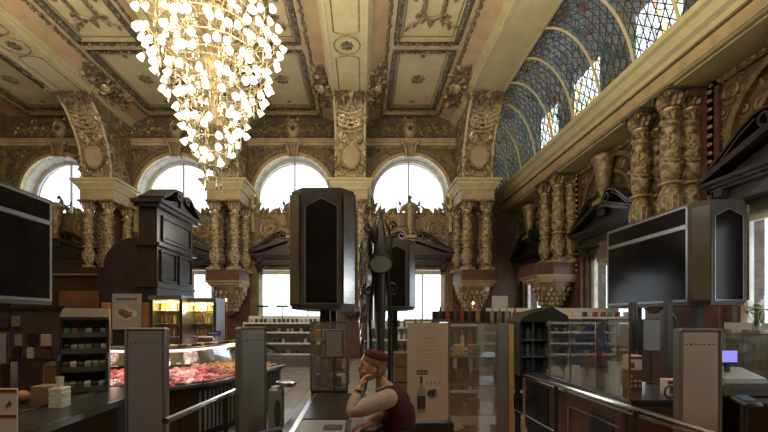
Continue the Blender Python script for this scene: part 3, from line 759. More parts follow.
for i, cx in enumerate(BAYS):
    la = 'cream coffer with round rosette, '+BL[i]; lb = 'cream ceiling coffer with dark strapwork oval, '+BL[i]
    if i == 0: place(cA, (cx, 13.22, ZC), 0); cA['label'] = la; place(cB, (cx, 9.85, ZC), 0); cB['label'] = lb
    else: dup(cA, (cx, 13.22, ZC), None, la); dup(cB, (cx, 9.85, ZC), None, lb)
# narrow dark moulding where ceiling meets the far wall
m0 = None
for i, cx in enumerate(BAYS):
    l = 'ribbed gold moulding at the far end of the '+BL[i]
    if m0 is None:
        m = MB().rbox(-1.05, 1.05, -.1, .1, -.08, 0, .03)
        for k in range(34): m.ball((-1.0+k*.06, -.0, -.08), .035, 6, 3, 1, 2.4)
        m0 = solo('ceiling_end_moulding', m, 'gold', l, 'moulding', (cx, 15.1, ZC), 0, 'mouldings at the wall end of the ceiling', True)
    else: dup(m0, (cx, 15.1, ZC), None, l)
# beam ornament: line panels and a roundel
def make_beamorn():
    t = thing('beam_ornament', '', 'beam ornament', (0, 0, 0), 0, 'roundels and line panels under the beams')
    m = MB(); n = 28
    m.tube([(.36*math.cos(2*PI*i/n), 0, .36*math.sin(2*PI*i/n)) for i in range(n+1)], .022, 5)
    for q in (-1, 1):
        P = [(-.34, 2.6), (.34, 2.6), (.34, .52), (.2, .44), (0, .42), (-.2, .44), (-.34, .52), (-.34, 2.6)]
        m.tube([(x, 0, q*z) for x, z in P], .02, 4)
    m.v = [(a, c, b) for a, b, c in m.v]; m.build('line_moulding', 'gold', t, True)
    m = MB()
    for k in range(8):
        for q, rr in ((0, 1), (.39, .6)): m.leaf(0, 0, k*PI/4+q, .2*rr, .15*rr, .05, 0)
    m.ball((0, -.03, 0), .05); m.v = [(a, c, b) for a, b, c in m.v]; m.f = [tuple(reversed(f)) for f in m.f]
    m.build('rosette', 'dark_relief', t, True); return t
bo = make_beamorn()
AB = ['the leftmost ceiling beam', 'the beam passing behind the chandelier', 'the central ceiling beam', 'the beam beside the stained glass vault']
for i, ax in enumerate(AXES[:3]):
    l = 'small dark rosette in a round line moulding under '+AB[i]
    if i == 0: place(bo, (ax, 10.7, 9.19), 0); bo['label'] = l
    else: dup(bo, (ax, 10.7, 9.19), None, l)
# foliage bursts with a mask on the slopes beside each beam
def make_burst():
    t = thing('ceiling_foliage', '', 'ceiling relief', (0, 0, 0), 0, 'foliage bursts on the sloping ceiling strips')
    m = MB(); m.cluster(-.3, .3, 0, 2.3, 95, 21, .26, 0, .13, .2, lambda x, z: abs(x) < .3*math.sin(PI*min(1, (z+.15)/2.6))+.03)
    m.v = [(a, c, b) for a, b, c in m.v]; m.f = [tuple(reversed(f)) for f in m.f]; m.build('leaves', 'bronze', t, True)
    m = MB(); m.ball((0, 0, 0), .15, 10, 6, 1, 1.4, .6); m.ball((0, -.1, -.1), .05); m.ball((.05, .06, -.11), .03); m.ball((-.05, .06, -.11), .03)
    m.xf(Matrix.Translation((0, 1.1, -.1))); m.build('mask', 'bright_gold', t, True); return t
bu = make_burst(); fst = True
for i, ax in enumerate(AXES):
    for s, sn in ((-1, 'left'), (1, 'right')):
        if i == 3 and s > 0: continue
        loc = (ax+s*.93, 12.0, 9.52); rot = (0, -s*.42, 0)
        l = 'leafy relief with mask, %s of %s' % (sn, AB[i])
        if fst: place(bu, loc, rot); bu['label'] = l; fst = False
        else: dup(bu, loc, rot, l)
# ---- stained glass vault
def vault_pt(t, y, off=0.0):          # t 0 at the cornice, 1 at the beam
    a = t*PI/2; return (4.78+(1.07+off)*math.cos(a), y+.75*t, 7.06+(2.2+off)*math.sin(a))
vt = thing('stained_glass_vault', 'curved stained glass vault with gilt ribs between beam and right cornice', 'stained glass', (5.3, 8, 7.06))
VL = Vector((5.3, 8, 7.06))
ys = [1.2+1.17*k for k in range(14)]
for k in range(len(ys)-1):
    g = MB(); n = 12
    for j in range(n):
        a, b = vault_pt(j/n, ys[k]), vault_pt((j+1)/n, ys[k]); c, d = vault_pt((j+1)/n, ys[k+1]), vault_pt(j/n, ys[k+1])
        g.add([Vector(p)-VL for p in (a, b, c, d)], [(0, 1, 2, 3)])
    g.build('glass_panel', 'stained_glass', vt, True)
    lm = MB()
    for q in range(1, 6):             # lead lines: long curves and crossing diagonals
        lm.tube([Vector(vault_pt(j/14, ys[k]+1.17*q/6, -.012))-VL for j in range(15)], .009, 4)
    for q in range(-5, 10):
        P = []
        for j in range(9):
            u = j/8; t = q/10+u*.42
            if 0 <= t <= 1: P.append(Vector(vault_pt(t, ys[k]+1.17*u, -.012))-VL)
        if len(P) > 1: lm.tube(P, .011, 4)
        P = []
        for j in range(9):
            u = j/8; t = q/10+(1-u)*.42
            if 0 <= t <= 1: P.append(Vector(vault_pt(t, ys[k]+1.17*u, -.012))-VL)
        if len(P) > 1: lm.tube(P, .011, 4)
    lm.build('lead_lattice', 'lead', vt)
for y in ys:
    MB().tube([Vector(vault_pt(j/16, y, -.03))-VL for j in range(17)], .032, 6).build('rib', 'cream', vt, True)
# ------------------------------------------------------------------ chandelier
CH = Vector((-2.83, 7.3, 0))
def make_chandelier():
    t = thing('chandelier', 'huge tiered crystal chandelier with glowing tulip shades hanging in the hall', 'chandelier', (CH.x, CH.y, 4.5))
    m = MB(); m.tube([(0, 0, 3.2), (0, 0, ZC-4.5)], .035, 6); m.build('suspension_rod', 'bright_gold', t)
    m = MB(); m.lathe([(.03, -.1), (.06, .0), (.1, .12), (.05, .25), (.12, .5), (.2, .7), (.1, .9), (.07, 1.6), (.16, 1.8), (.24, 2.0), (.12, 2.2), (.06, 2.6), (.3, 2.75), (.34, 2.85), (.1, 3.1), (.05, 3.3)], n=14)
    m.build('stem', 'gold', t, True)
    R = random.Random(77)
    tiers = [(.16, .05, 5), (.30, .28, 8), (.44, .52, 11), (.55, .80, 14), (.68, 1.08, 17), (.86, 1.38, 20), (1.02, 1.70, 23), (1.16, 2.05, 25), (1.22, 2.40, 25), (1.14, 2.75, 22), (.98, 3.05, 18), (.70, 2.55, 14), (.62, 2.05, 12), (.5, 1.5, 10), (.78, 3.3, 14), (.45, 3.0, 9)]
    shades = []; arms = []; cr = MB(); far = MB(); farm = MB()
    for r, z, n in tiers:
        a0 = R.uniform(0, 6)
        cr.tube([(r*.8*math.cos(2*PI*i/20), r*.8*math.sin(2*PI*i/20), z-.1) for i in range(21)], .012, 4)
        for k in range(n):
            a = a0+2*PI*k/n+R.uniform(-.09, .09); rr = r*R.uniform(.9, 1.1); zz = z+R.uniform(-.12, .12)
            shades.append((rr*math.cos(a), rr*math.sin(a), zz, a))
    def tulip(tilt):
        m = MB().lathe([(.014, .05), (.03, .04), (.050, .0), (.058, -.045), (.066, -.075), (.04, -.07), (.012, -.03)], n=9); return m
    shades.sort(key=lambda q: q[1])
    first = None; tiltv = [MB().join(tulip(0)) for _ in range(1)]
    for i, (x, y, z, a) in enumerate(shades):
        tilt = R.uniform(.1, 1.0)
        M = Matrix.Translation((x, y, z)) @ Matrix.Rotation(a, 4, 'Z') @ Matrix.Rotation(-tilt, 4, 'Y')
        P = [(x*.25, y*.25, z-.12), (x*.55, y*.55, z-.2), (x*.85, y*.85, z-.06), (x*.98, y*.98, z+.09), (x, y, z+.05)]
        if i < 100:
            if first is None: first = tulip(0).build('lamp_shade', 'lamp_glass', t, True); s = first
            else: s = first.copy(); COL.objects.link(s); s.parent = t
            s.matrix_local = M
            if i < 50: MB().tube(P, .009, 4).build('arm', 'gold', t, True)
            else: farm.tube(P, .009, 4)
        else:
            far.join(tulip(0).xf(M)); farm.tube(P, .009, 4)
        if R.random() < .8:
            L = R.uniform(.12, .34); cr.lathe([(.003, 0), (.006, -L*.5), (.02, -L*.8), (.006, -L)], (x*R.uniform(.6, 1.05), y*R.uniform(.6, 1.05), z-.02), 5)
    far.build('lamp_shade', 'lamp_glass', t, True, kind='stuff'); farm.build('arm', 'gold', t, True, kind='stuff')
    for k in range(260):
        a = R.uniform(0, 6.28); z = R.uniform(-.2, 3.2); rm = .15+1.05*min(1, max(.1, z/2.2)); r = rm*math.sqrt(R.random())
        L = R.uniform(.1, .42); cr.lathe([(.004, 0), (.008, -L*.4), (.022, -L*.8), (.005, -L)], (r*math.cos(a), r*math.sin(a), z+.1), 5)
    cr.build('crystal_drops', 'crystal', t, kind='stuff')
    m = MB()
    for k in range(16):
        a = 2*PI*k/16; m.tube([(.08*math.cos(a), .08*math.sin(a), 2.6), (.5*math.cos(a), .5*math.sin(a), 2.9), (.9*math.cos(a), .9*math.sin(a), 3.6), (1.0*math.cos(a), 1.0*math.sin(a), 4.1)], .012, 4)
    m.build('crown_rods', 'gold', t, True)
make_chandelier()

# ------------------------------------------------------------------ hanging grey kiosks on posts
def make_kiosk(L=2.0):
    W = .37; H = 1.35; c = .15
    t = thing('overhead_cabinet', '', 'overhead cabinet', (0, 0, 0), 0, 'grey overhead cabinets above the checkouts')
    out = [(-W+c, 0), (W-c, 0), (W, c), (W, L-c), (W-c, L), (-W+c, L), (-W, L-c), (-W, c)]
    m = MB(); m.prismz([(x*.97, .02+y*.99) for x, y in out], 0, .03); m.prismz(out, .03, H-.05); m.prismz([(x*.97, .02+y*.99) for x, y in out], H-.05, H)
    m.build('body', 'cabinet_grey', t)
    for y, s in ((-.006, 1), (L+.006, -1)):
        m = MB(); m.prism([(-.17, .07), (.17, .07), (.17, H-.22), (0, H-.13), (-.17, H-.22)], min(y, y+s*.02), max(y, y+s*.02)); e = m.build('end_panel', 'screen_black', t)
        m = MB(); P = [(-.18, .06), (.18, .06), (.18, H-.215), (0, H-.12), (-.18, H-.215), (-.18, .06)]
        m.ribbon(P, .012, min(y-s*.004, y), max(y-s*.004, y)+.004); m.build('edging', 'light_trim', e)
    for s in (-1, 1):
        x = s*(W+.004)
        m = MB(); m.box(min(x, x-s*.02), max(x, x-s*.02), c+.05, L-c-.05, .08, H-.34); m.build('screen', 'screen_black', t)
        m = MB(); m.box(min(x, x-s*.02), max(x, x-s*.02), c+.05, L-c-.05, H-.27, H-.06); m.build('top_panel', 'screen_black', t)
        m = MB(); a, b = min(x+s*.008, x-s*.01), max(x+s*.008, x-s*.01)
        m.box(a, b, c+.02, L-c-.02, H-.33, H-.28); m.box(a, b, c+.02, L-c-.02, H-.055, H-.03); m.box(a, b, c+.02, L-c-.02, .045, .075)
        m.box(a, b, c+.02, c+.05, .045, H-.03); m.box(a, b, L-c-.05, L-c-.02, .045, H-.03); m.build('frame', 'light_trim', t)
    for s in (-1, 1):
        m = MB(); m.prismz([(s*(W-c+.015), -.001+.010), (s*(W-.015), c-.018), (s*(W-.004), c-.026), (s*(W-c+.03), -.012)], .06, H-.08); m.build('chamfer_strip', 'steel', t)
    m = MB()
    for y in (.45, L-.35): m.box(-.06, .06, y-.05, y+.05, -1.76, .0)
    m.box(-.2, .2, .3, L-.2, -1.76, -1.74); m.build('post', 'black_plastic', t)
    return t
kc = make_kiosk(); place(kc, (-.45, 4.25, 1.70), 0); kc['label'] = 'tall grey overhead cabinet with black peaked panel at the picture centre'
dup(kc, (4.68, 4.9, 1.77), 0, 'long grey overhead cabinet with glossy black screens on the right')
dup(kc, (-4.38, 3.12, 1.77), 0, 'dark overhead cabinet cut by the left edge of the photo')
dup(kc, (.66, 7.35, 1.76), 0, 'smaller grey overhead cabinet farther back, right of the dark ornamental post')
# dark ornamental post with oval plaque
t = thing('ornamental_post', 'dark sculpted post with oval plaque just right of the centre cabinet', 'post', (.26, 5.5, 0))
MB().lathe([(.16, 0), (.17, .1), (.09, .2), (.075, 1.2), (.10, 1.6), (.13, 2.1), (.145, 2.45), (.12, 2.75), (.07, 2.95), (.04, 3.05), (.05, 3.1), (.01, 3.22)], n=12).build('shaft', 'cabinet_grey', t, True)
m = MB()
for s in (-1, 1):
    m.tube([(s*.14, -.05, .9), (s*.2, -.06, 1.6), (s*.12, -.1, 2.2), (s*.2, -.08, 2.7), (s*.08, -.06, 3.0)], [.02, .03, .035, .03, .012], 6)
    m.scroll(s*.22, 2.9, .09, 1.3, 0, s, .02); m.scroll(s*.22, 2.0, .1, 1.3, 2, -s, .02)
m.lathe([(.02, 0), (.07, .08), (.08, .2), (.02, .3)], (-.12, -.1, 2.65), 10); m.build('ironwork', 'black_plastic', t, True); t.scale = (.78, .9, 1)
n = 24
m = MB(); m.prism([(.2*math.cos(2*PI*i/n), 2.35+.125*math.sin(2*PI*i/n)) for i in range(n)], -.22, -.18); pq = m.build('plaque', 'gate_grey', t)
m = MB(); m.tube([(.2*math.cos(2*PI*i/n), -.22, 2.35+.125*math.sin(2*PI*i/n)) for i in range(n+1)], .014, 5); m.build('rim', 'black_plastic', pq, True)
# shiny twisted wrap between cabinet and post
m = MB(); R = random.Random(8)
for k in range(5):
    P = [(.05*math.cos(i*.8+k)+.02*R.uniform(-1, 1), .05*math.sin(i*.8+k), .02+i*.155) for i in range(20)]; m.tube(P, [.012+.014*R.random() for _ in P], 5)
solo('wrapped_pole', m, 'steel', 'shiny twisted metallic pole behind the right edge of the centre cabinet', 'pole', (.02, 6.9, 0), 0, None, True)

# ------------------------------------------------------------------ anti theft gates
def make_gate(m1):
    t = thing('security_gate', '', 'security gate', (0, 0, 0), 0, 'anti theft gates')
    MB().rbox(-.168, .168, -.03, .03, .06, 1.5, .02).build('panel', m1, t)
    MB().rbox(-.185, .185, -.06, .06, 0, .07, .02).build('base', 'black_plastic', t)
    m = MB()
    for s in (-1, 1): m.rbox(s*.172-.012, s*.172+.012, -.038, .038, .06, 1.51, .01)
    m.rbox(-.18, .18, -.036, .036, 1.49, 1.515, .01); m.build('edge_trim', 'light_trim', t)
    m = MB()
    for k in range(7):
        r = .009 if k == 1 else .0055; x = -.12+k*.038
        m.prism([(x+r*math.cos(2*PI*i/8), 1.385+r*math.sin(2*PI*i/8)) for i in range(8)], -.034, -.029)
    m.build('dot_row', 'ink', t)
    return t
ga = make_gate('gate_grey'); place(ga, (at(147, 0, 3.4)[0], 3.4, 0), .0); ga['label'] = 'grey upright security gate panel left, in front of the meat counter'
gb = dup(ga, (at(251.5, 0, 3.75)[0], 3.75, 0), 1.08, 'narrow grey security gate turned sideways beside the handrail, second from the left')
gc = make_gate('gate_beige'); place(gc, (at(697.5, 0, 3.15)[0], 3.15, 0), .05); gc['label'] = 'beige upright security gate panel on the right with a row of dots'

# ------------------------------------------------------------------ left checkout counter
t = thing('checkout_counter', 'dark checkout counter with steel edge at the lower left', 'counter', (-2.5, 2.9, 0))
MB().box(-.75, .37, -1.6, 1.05, .0, .84).build('body', 'dark_wood', t); MB().rbox(-.78, .40, -1.62, 1.08, .84, .88, .01).build('top', 'belt', t)
MB().box(.38, .41, -1.62, 1.08, .84, .89).box(-.08, -.05, -1.62, .95, .88, .90).build('steel_edge', 'steel', t)
# snack rack
t = thing('snack_rack', 'black snack rack with four price railed shelves at the end of the left counter', 'rack', (-2.80, 3.9, 0), .52)
m = MB()
for s in (-1, 1): m.prismx([(-.28, .88), (-.24, 1.2), (-.12, 1.25), (-.10, 1.62), (.05, 1.66), (.06, .88)], s*.19-.012, s*.19+.012)
m.box(-.19, .19, .04, .06, .88, 1.66); m.build('frame', 'black_plastic', t)
SH = []
for k, (z, y) in enumerate([(.91, -.26), (1.10, -.20), (1.27, -.12), (1.43, -.11)]):
    m = MB(); m.add([(-.19, y, z), (.19, y, z), (.19, .05, z+.03), (-.19, .05, z+.03), (-.19, y, z-.012), (.19, y, z-.012), (.19, .05, z+.018), (-.19, .05, z+.018)], [(0, 1, 2, 3), (7, 6, 5, 4), (0, 4, 5, 1), (1, 5, 6, 2), (2, 6, 7, 3), (3, 7, 4, 0)])
    s = m.build('shelf', 'black_plastic', t); MB().box(-.185, .185, y-.012, y, z-.02, z+.03).build('price_rail', 'cabinet_grey', s); SH.append((z, y))
m = MB(); m.prismx([(-.14, 1.58), (-.16, 1.61), (.06, 1.70), (.06, 1.66)], -.195, .195); m.build('header', 'cabinet_grey', t)
R = random.Random(3); base = None; packs = ['green_pack', 'cardboard', 'ink', 'faint_ink', 'dark_wood', 'grey_paper']
def packmb(w, d, h): return MB().rbox(-w, w, -d, d, 0, h, .006)
PCOL = {'green_pack': 'green', 'yellow_pack': 'yellow', 'cardboard': 'brown', 'red_plastic': 'red', 'paper': 'cream', 'teal': 'teal', 'ink': 'black', 'white_plastic': 'white', 'meat_red': 'red', 'meat_pink': 'pink', 'blue_plastic': 'blue', 'amber': 'amber', 'grey_paper': 'grey', 'dark_wood': 'dark brown', 'faint_ink': 'beige'}
protos = {}
SN = ['bottom', 'second lowest', 'third', 'top']
for j, (z, y) in enumerate(SH):
    for k in range(6):
        c = packs[(j*2+k) % len(packs)]
        lab = '%s snack packet, %s from left on the %s shelf of the snack rack' % (PCOL[c], ORD[k], SN[j])
        lx = -.15+k*.06; ly = y+.075; loc = (-2.80+lx*math.cos(.52)-ly*math.sin(.52), 3.9+lx*math.sin(.52)+ly*math.cos(.52), z+.022); rot = (.1, 0, .52+R.uniform(-.1, .1))
        if c not in protos: protos[c] = solo('snack_packet', packmb(.026, .05, .05), c, lab, 'snack packet', loc, rot, 'snack packets in the rack')
        else: dup(protos[c], loc, rot, lab)
# back board with clutter
bb = Vector((-4.35, 4.0, 0))
t = thing('notice_board', 'pinned up notice board with dark cards behind the left counter', 'notice board', (-3.62, 4.15, 1.15))
MB().box(-.62, .42, 0, .03, 0, .56).build('board', 'cabinet_grey', t); m = MB(); m.ribbon([(-.62, 0), (.42, 0), (.42, .56), (-.62, .56), (-.62, 0)], .04, -.02, .03); m.box(-.62, -.58, 0, .03, -1.15, 0); m.box(.38, .42, 0, .03, -1.15, 0); m.build('frame', 'black_plastic', t)
R = random.Random(12)
for k in range(16):
    x = -.55+(k % 6)*.155+R.uniform(-.02, .02); z = .06+(k//6)*.17+R.uniform(-.02, .02); w = R.uniform(.03, .06); h = R.uniform(.05, .065)
    lab = ['ink', 'cardboard', 'grey_paper', 'dark_wood', 'faint_ink', 'ink', 'cardboard'][k % 7]
    MB().rbox(x-w, x+w, -.03, -.001, z-h, z+h, .005).build('card', lab, t)
# framed paper on a stand, left edge
t = thing('paper_stand', 'grey framed paper on a thin stand at the left edge', 'sign', (-2.62, 2.8, .88))
MB().rbox(-.10, .04, -.008, .008, .38, .62, .004).build('frame', 'black_plastic', t); MB().box(-.092, .032, -.012, -.008, .39, .61).build('paper', 'grey_paper', t)
MB().tube([(-.03, 0, 0), (-.03, 0, .38)], .006, 6).lathe([(.05, 0), (.05, .01), (.01, .015)], (-.03, 0, 0), 12).build('stand', 'steel', t, True)
# price sign bottom left
t = thing('price_sign', 'white and red notice standing at the bottom left corner', 'sign', (at(7, 0, 2.3)[0], 2.3, .88))
MB().rbox(-.065, .065, -.004, .004, 0, .30, .003).build('board', 'white_plastic', t)
m = MB(); m.box(-.06, .06, -.007, -.004, .275, .292); m.box(-.06, .06, -.007, -.004, .125, .14); m.build('red_band', 'red_plastic', t)
m = MB(); m.box(.0, .03, -.007, -.004, .2, .205); m.tube([(.0, -.006, .18), (.02, -.006, .225), (.03, -.006, .21), (.02, -.006, .19)], .003, 4); m.build('drawing', 'ink', t)
# parcels on the counter
x, y, z = at(48, 398, 3.2)
solo('cardboard_box', MB().rbox(-.09, .09, -.07, .07, 0, .16, .004), 'cardboard', 'brown cardboard box on the left counter beside a stack of white packs', 'box', (x, 3.2, .88), .1)
pk = None
for k in range(5):
    lab = 'white pack, %s of the stack beside the cardboard box' % ['lowest', 'second from the bottom', 'middle one', 'second from the top', 'topmost'][k]
    loc = (at(59, 0, 3.15)[0]+.03+.003*(k % 2), 3.12, .88+k*.032)
    if pk is None: pk = solo('white_pack', MB().rbox(-.05, .05, -.06, .06, 0, .03, .004), 'white_plastic', lab, 'pack', loc, .1, 'stack of white packs')
    else: dup(pk, loc, .1+.05*(k % 2), lab)
solo('white_cup', MB().lathe([(.02, 0), (.03, .08), (.026, .08), (.018, .005)], n=12), 'white_plastic', 'small pale cup standing on top of the white pack stack', 'cup', (at(59, 0, 3.15)[0]+.03, 3.12, 1.042), 0, None, True)
solo('orange_bag', MB().ball((0, 0, .055), .055, 10, 6, 1.2, 1, 1), 'orange_wood', 'small orange bag on the left counter before the cardboard box', 'bag', (at(22, 0, 3.25)[0], 3.25, .88), 0, None, True)
# ------------------------------------------------------------------ butcher pavilion
px0 = -3.95
t = thing('butcher_pavilion', 'tall dark wooden shop pavilion with pediment tower on the left', 'pavilion', (-5, 7.4, 0))
m = MB(); m.box(-3.4, .0, 0, 1.6, 0, 2.58); m.build('wing', 'dark_wood', t)
m = MB(); P = [(.15-.6*math.cos(PI*.5*i/10)+.45, 2.58+.58*math.sin(PI*.5*i/10)) for i in range(11)]+[(.8, 3.16), (.8, 2.58)]
P[0] = (-.0, 2.58)
m.prism(P, .02, 1.5); m.build('curved_wing', 'black_wood', t, 30)
m = MB(); m.box(.70, 1.05, 0, 1.55, 0, 3.8); m.box(.66, 1.12, -.05, 1.62, 3.0, 3.06); m.box(.66, 1.09, -.04, 1.6, 2.2, 2.26); m.box(0, .7, .01, 1.5, 0, 2.58); tw = m.build('tower', 'black_wood', t)
m = MB(); m.box(.64, 1.14, -.08, 1.64, 3.74, 3.81); m.box(.6, 1.2, -.12, 1.7, 3.81, 3.88); m.build('cornice', 'black_wood', t)
# side face pediment (faces the middle aisle): scrolls along Y
def sidepart(mb): return mb.xf(Matrix.Translation((1.05, .78, 0)) @ Matrix.Rotation(PI/2, 4, 'Z'))
m = MB()
for s in (-1, 1):
    P = [(s*.82, 3.86), (s*.6, 3.98), (s*.36, 4.14), (s*.2, 4.16)]
    for i in range(14): P.append((s*.2+.09*(1-.6*i/14)*math.cos(PI/2+s*i*.6), 4.07+.09*(1-.6*i/14)*math.sin(PI/2+s*i*.6)))
    m.ribbon([(x, z+.06) for x, z in P], .045, -.16, .35)
m.box(-.06, .06, -.12, .3, 3.88, 4.28); m.prism([(-.8, 3.88), (0, 4.06), (.8, 3.88)], -.08, .35)
sidepart(m).build('scroll_pediment', 'black_wood', t, 30)
for (a, b, z0, z1) in ((-.6, .6, 3.14, 3.6), (-.66, -.08, 2.34, 2.92), (.08, .66, 2.34, 2.92)):
    m = MB(); m.ribbon([(a, z0), (b, z0), (b, z1), (a, z1), (a, z0)], .05, -.04, .02); m.box(a+.06, b-.06, -.02, .01, z0+.06, z1-.06); sidepart(m).build('side_panel', 'black_wood', t)
for x0, x1, z0, z1 in ((-.82, -.06, 1.5, 2.12), (.0, .19, 1.1, 1.9), (.75, .9, 1.1, 1.9)):
    MB().box(x0, x1, -.03, .01, z0, z1).build('orange_panel', 'brown_wood' if x0 < -.5 else 'orange_wood', t)
m = MB(); m.box(-3.4, -.1, -.04, 0, 2.42, 2.45); m.build('rail', 'bronze', t)
# poster
t = thing('food_poster', 'framed poster of food on a plate, on the dark pavilion wall', 'poster', (at(126, 0, 7.3)[0], 7.33, 1.38))
MB().rbox(-.28, .28, -.015, .015, 0, .68, .008).build('board', 'grey_paper', t)
m = MB(); m.prism([(.21*math.cos(2*PI*i/20), .3+.11*math.sin(2*PI*i/20)) for i in range(20)], -.02, -.015); pl = m.build('plate', 'faint_ink', t)
m = MB(); m.leaf(-.15, .36, -.4, .3, .14, .01, 0, -.02); m.leaf(-.05, .24, .5, .2, .1, .01, 0, -.02); m.build('food_picture', 'dark_relief', pl)
m = MB()
for k in range(9): m.box(-.2+k*.045, -.17+k*.045, -.018, -.015, .56, .60)
m.build('headline', 'ink', t)
# vitrines
def vitrine(name, x, y, w, lab, seed, h=1.95):
    t = thing('glass_cabinet', lab, 'display cabinet', (x, y, 0), 0, 'lit wall vitrines behind the meat counter')
    m = MB(); m.box(-w, w, 0, .5, 0, .95); m.box(-w, w, .47, .5, .95, h); m.box(-w-.03, w+.03, -.04, .5, h, h+.08)
    for s in (-1, 1): m.box(s*w-.03, s*w+.03, 0, .06, .95, h); m.box(s*w-.015, s*w+.015, 0, .5, .95, h)
    m.build('carcass', 'light_trim', t)
    MB().box(-w+.03, w-.03, .455, .468, .97, h-.02).build('back_panel', 'vitrine_back', t)
    for z in (1.25, 1.5, 1.74): MB().box(-w+.03, w-.03, .08, .45, z-.01, z).build('shelf', 'shelf_white', t)
    MB().box(-w+.05, w-.05, .07, .10, h-.05, h-.02).build('tube_lamp', 'vitrine_light', t)
    MB().box(-w+.03, w-.03, .02, .03, .97, h).build('door_pane', 'glass', t)
    lamp('vitrine_lamp', 'POINT', (x, y+.12, h-.12), 20, (1, .72, .30), .08)
    R = random.Random(seed)
    for q, z in enumerate((.96, 1.25, 1.5, 1.74)):
        nn = int(2*(w-.06)/.085)
        for k in range(nn):
            c = R.choice(['yellow_pack', 'amber', 'paper', 'yellow_pack', 'cardboard']); hh = R.uniform(.1, .19)
            key = 'jar'+c
            lc = (x-w+.08+k*.085, y+.22+R.uniform(-.04, .04), z); lb = '%s jar, %s from left on the %s shelf of the %s' % (PCOL[c], ORD[k], ['bottom', 'second', 'third', 'top'][q], 'left lit vitrine' if seed == 1 else 'right lit vitrine')
            if key not in protos: protos[key] = solo('jar', MB().lathe([(.03, 0), (.034, .02), (.034, .11), (.022, .13), (.024, .16), (.01, .165)], n=9), c, lb, 'jar', lc, 0, 'jars in the lit vitrines', True)
            else: dup(protos[key], lc, 0, lb)
vitrine('glass_cabinet', at(166, 0, 7.0)[0], 7.0, .27, 'warm lit glass cabinet left, beside the dark pavilion', 1, 1.93)
vitrine('glass_cabinet', at(199, 0, 7.3)[0], 7.3, .30, 'warm lit glass cabinet right, with grey top', 2, 1.9)
# ------------------------------------------------------------------ meat counter
def path_counter():
    # front edge line of the counter, left to right, curving away
    return [(-4.0, 4.76), (-3.2, 4.72), (-2.45, 4.8), (-2.05, 5.1), (-1.85, 5.6), (-1.62, 6.4), (-1.45, 7.1)]
PC = path_counter()
def offs(d):
    o = []
    for i, p in enumerate(PC):
        a = Vector(PC[max(i-1, 0)]); b = Vector(PC[min(i+1, len(PC)-1)]); t_ = (b-a).normalized(); n_ = Vector((-t_.y, t_.x)); q = Vector(p)+n_*d; o.append((q.x, q.y))
    return o
def wallstrip(d0, d1, z0, z1, z0b=None, z1b=None):
    A = offs(d0); B = offs(d1); m = MB(); n = len(A); z0b = z0 if z0b is None else z0b; z1b = z1 if z1b is None else z1b
    for i in range(n): m.v += [(A[i][0], A[i][1], z0), (B[i][0], B[i][1], z0b), (B[i][0], B[i][1], z1b), (A[i][0], A[i][1], z1)]
    m.f = [(i*4+k, i*4+(k+1) % 4, i*4+4+(k+1) % 4, i*4+4+k) for i in range(n-1) for k in range(4)]+[(3, 2, 1, 0), (n*4-4, n*4-3, n*4-2, n*4-1)]
    return m
t = thing('meat_counter', 'long curved glass fronted meat counter with dark panelled base', 'display counter', (0, 0, 0))
wallstrip(.06, 1.1, .08, .66).build('base', 'dark_wood', t); wallstrip(.1, 1.0, 0, .08).build('plinth', 'black_plastic', t)
wallstrip(.02, .09, .66, .72).build('front_lip', 'black_plastic', t)
wallstrip(-.04, .0, .70, .74).build('bumper_rail', 'steel', t)
wallstrip(.09, 1.0, .70, .72, .80, .82).build('display_deck', 'shelf_white', t)
wallstrip(.05, .06, .74, 1.0).join(wallstrip(.06, .45, 1.0, 1.008, 1.17, 1.178)).build('curved_glass', 'glass', t)
wallstrip(.42, .95, 1.17, 1.19).build('service_shelf', 'light_trim', t); wallstrip(.5, .56, 1.13, 1.165).build('case_lamp', 'case_light', t)
m = MB(); A = offs(.05)
for i in range(len(A)-1):
    for k in range(7):
        u = k/7; x = A[i][0]*(1-u)+A[i+1][0]*u; y = A[i][1]*(1-u)+A[i+1][1]*u
        if x > -2.15: m.box(x-.012, x+.012, y-.012, y+.012, .1, .62)
m.build('panel_strips', 'gate_grey', t, kind='stuff')
for (x, y) in ((-3.5, 5.3), (-2.4, 5.4), (-1.95, 6.4)): lamp('case_lamp', 'POINT', (x, y, 1.1), 9, (1, .62, .62) if x < -2 else (1, .85, .7), .12)
# meat pieces and pastries
R = random.Random(31)
def lump(seed, sx, sy, sz):
    Q = random.Random(seed); m = MB().ball((0, 0, 0), 1, 10, 7)
    m.v = [(x*sx*(1+.22*math.sin(4*y+seed)), y*sy*(1+.2*math.sin(5*x+seed)), (z*.9+.85)*sz*(1+.25*math.sin(3*x+2*y+seed))*.6) for x, y, z in m.v]; return m
kinds = {'steak': ('meat_red', 'red meat cut', 'meat'), 'roast': ('meat_pink', 'pale pink joint of meat', 'meat'), 'liver': ('meat_dark', 'dark red cut of meat', 'meat'), 'sausage': ('meat_red', 'red coiled sausage', 'meat'), 'pastry': ('pastry', 'golden brown pastry', 'pastry'), 'fish': ('pale_fish', 'pale fish fillet', 'fish')}
mp = {}
def laid(u, d):
    A = offs(d); n = len(A)-1; i = min(int(u*n), n-1); f = u*n-i
    return A[i][0]*(1-f)+A[i+1][0]*f, A[i][1]*(1-f)+A[i+1][1]*f
cnt = 0
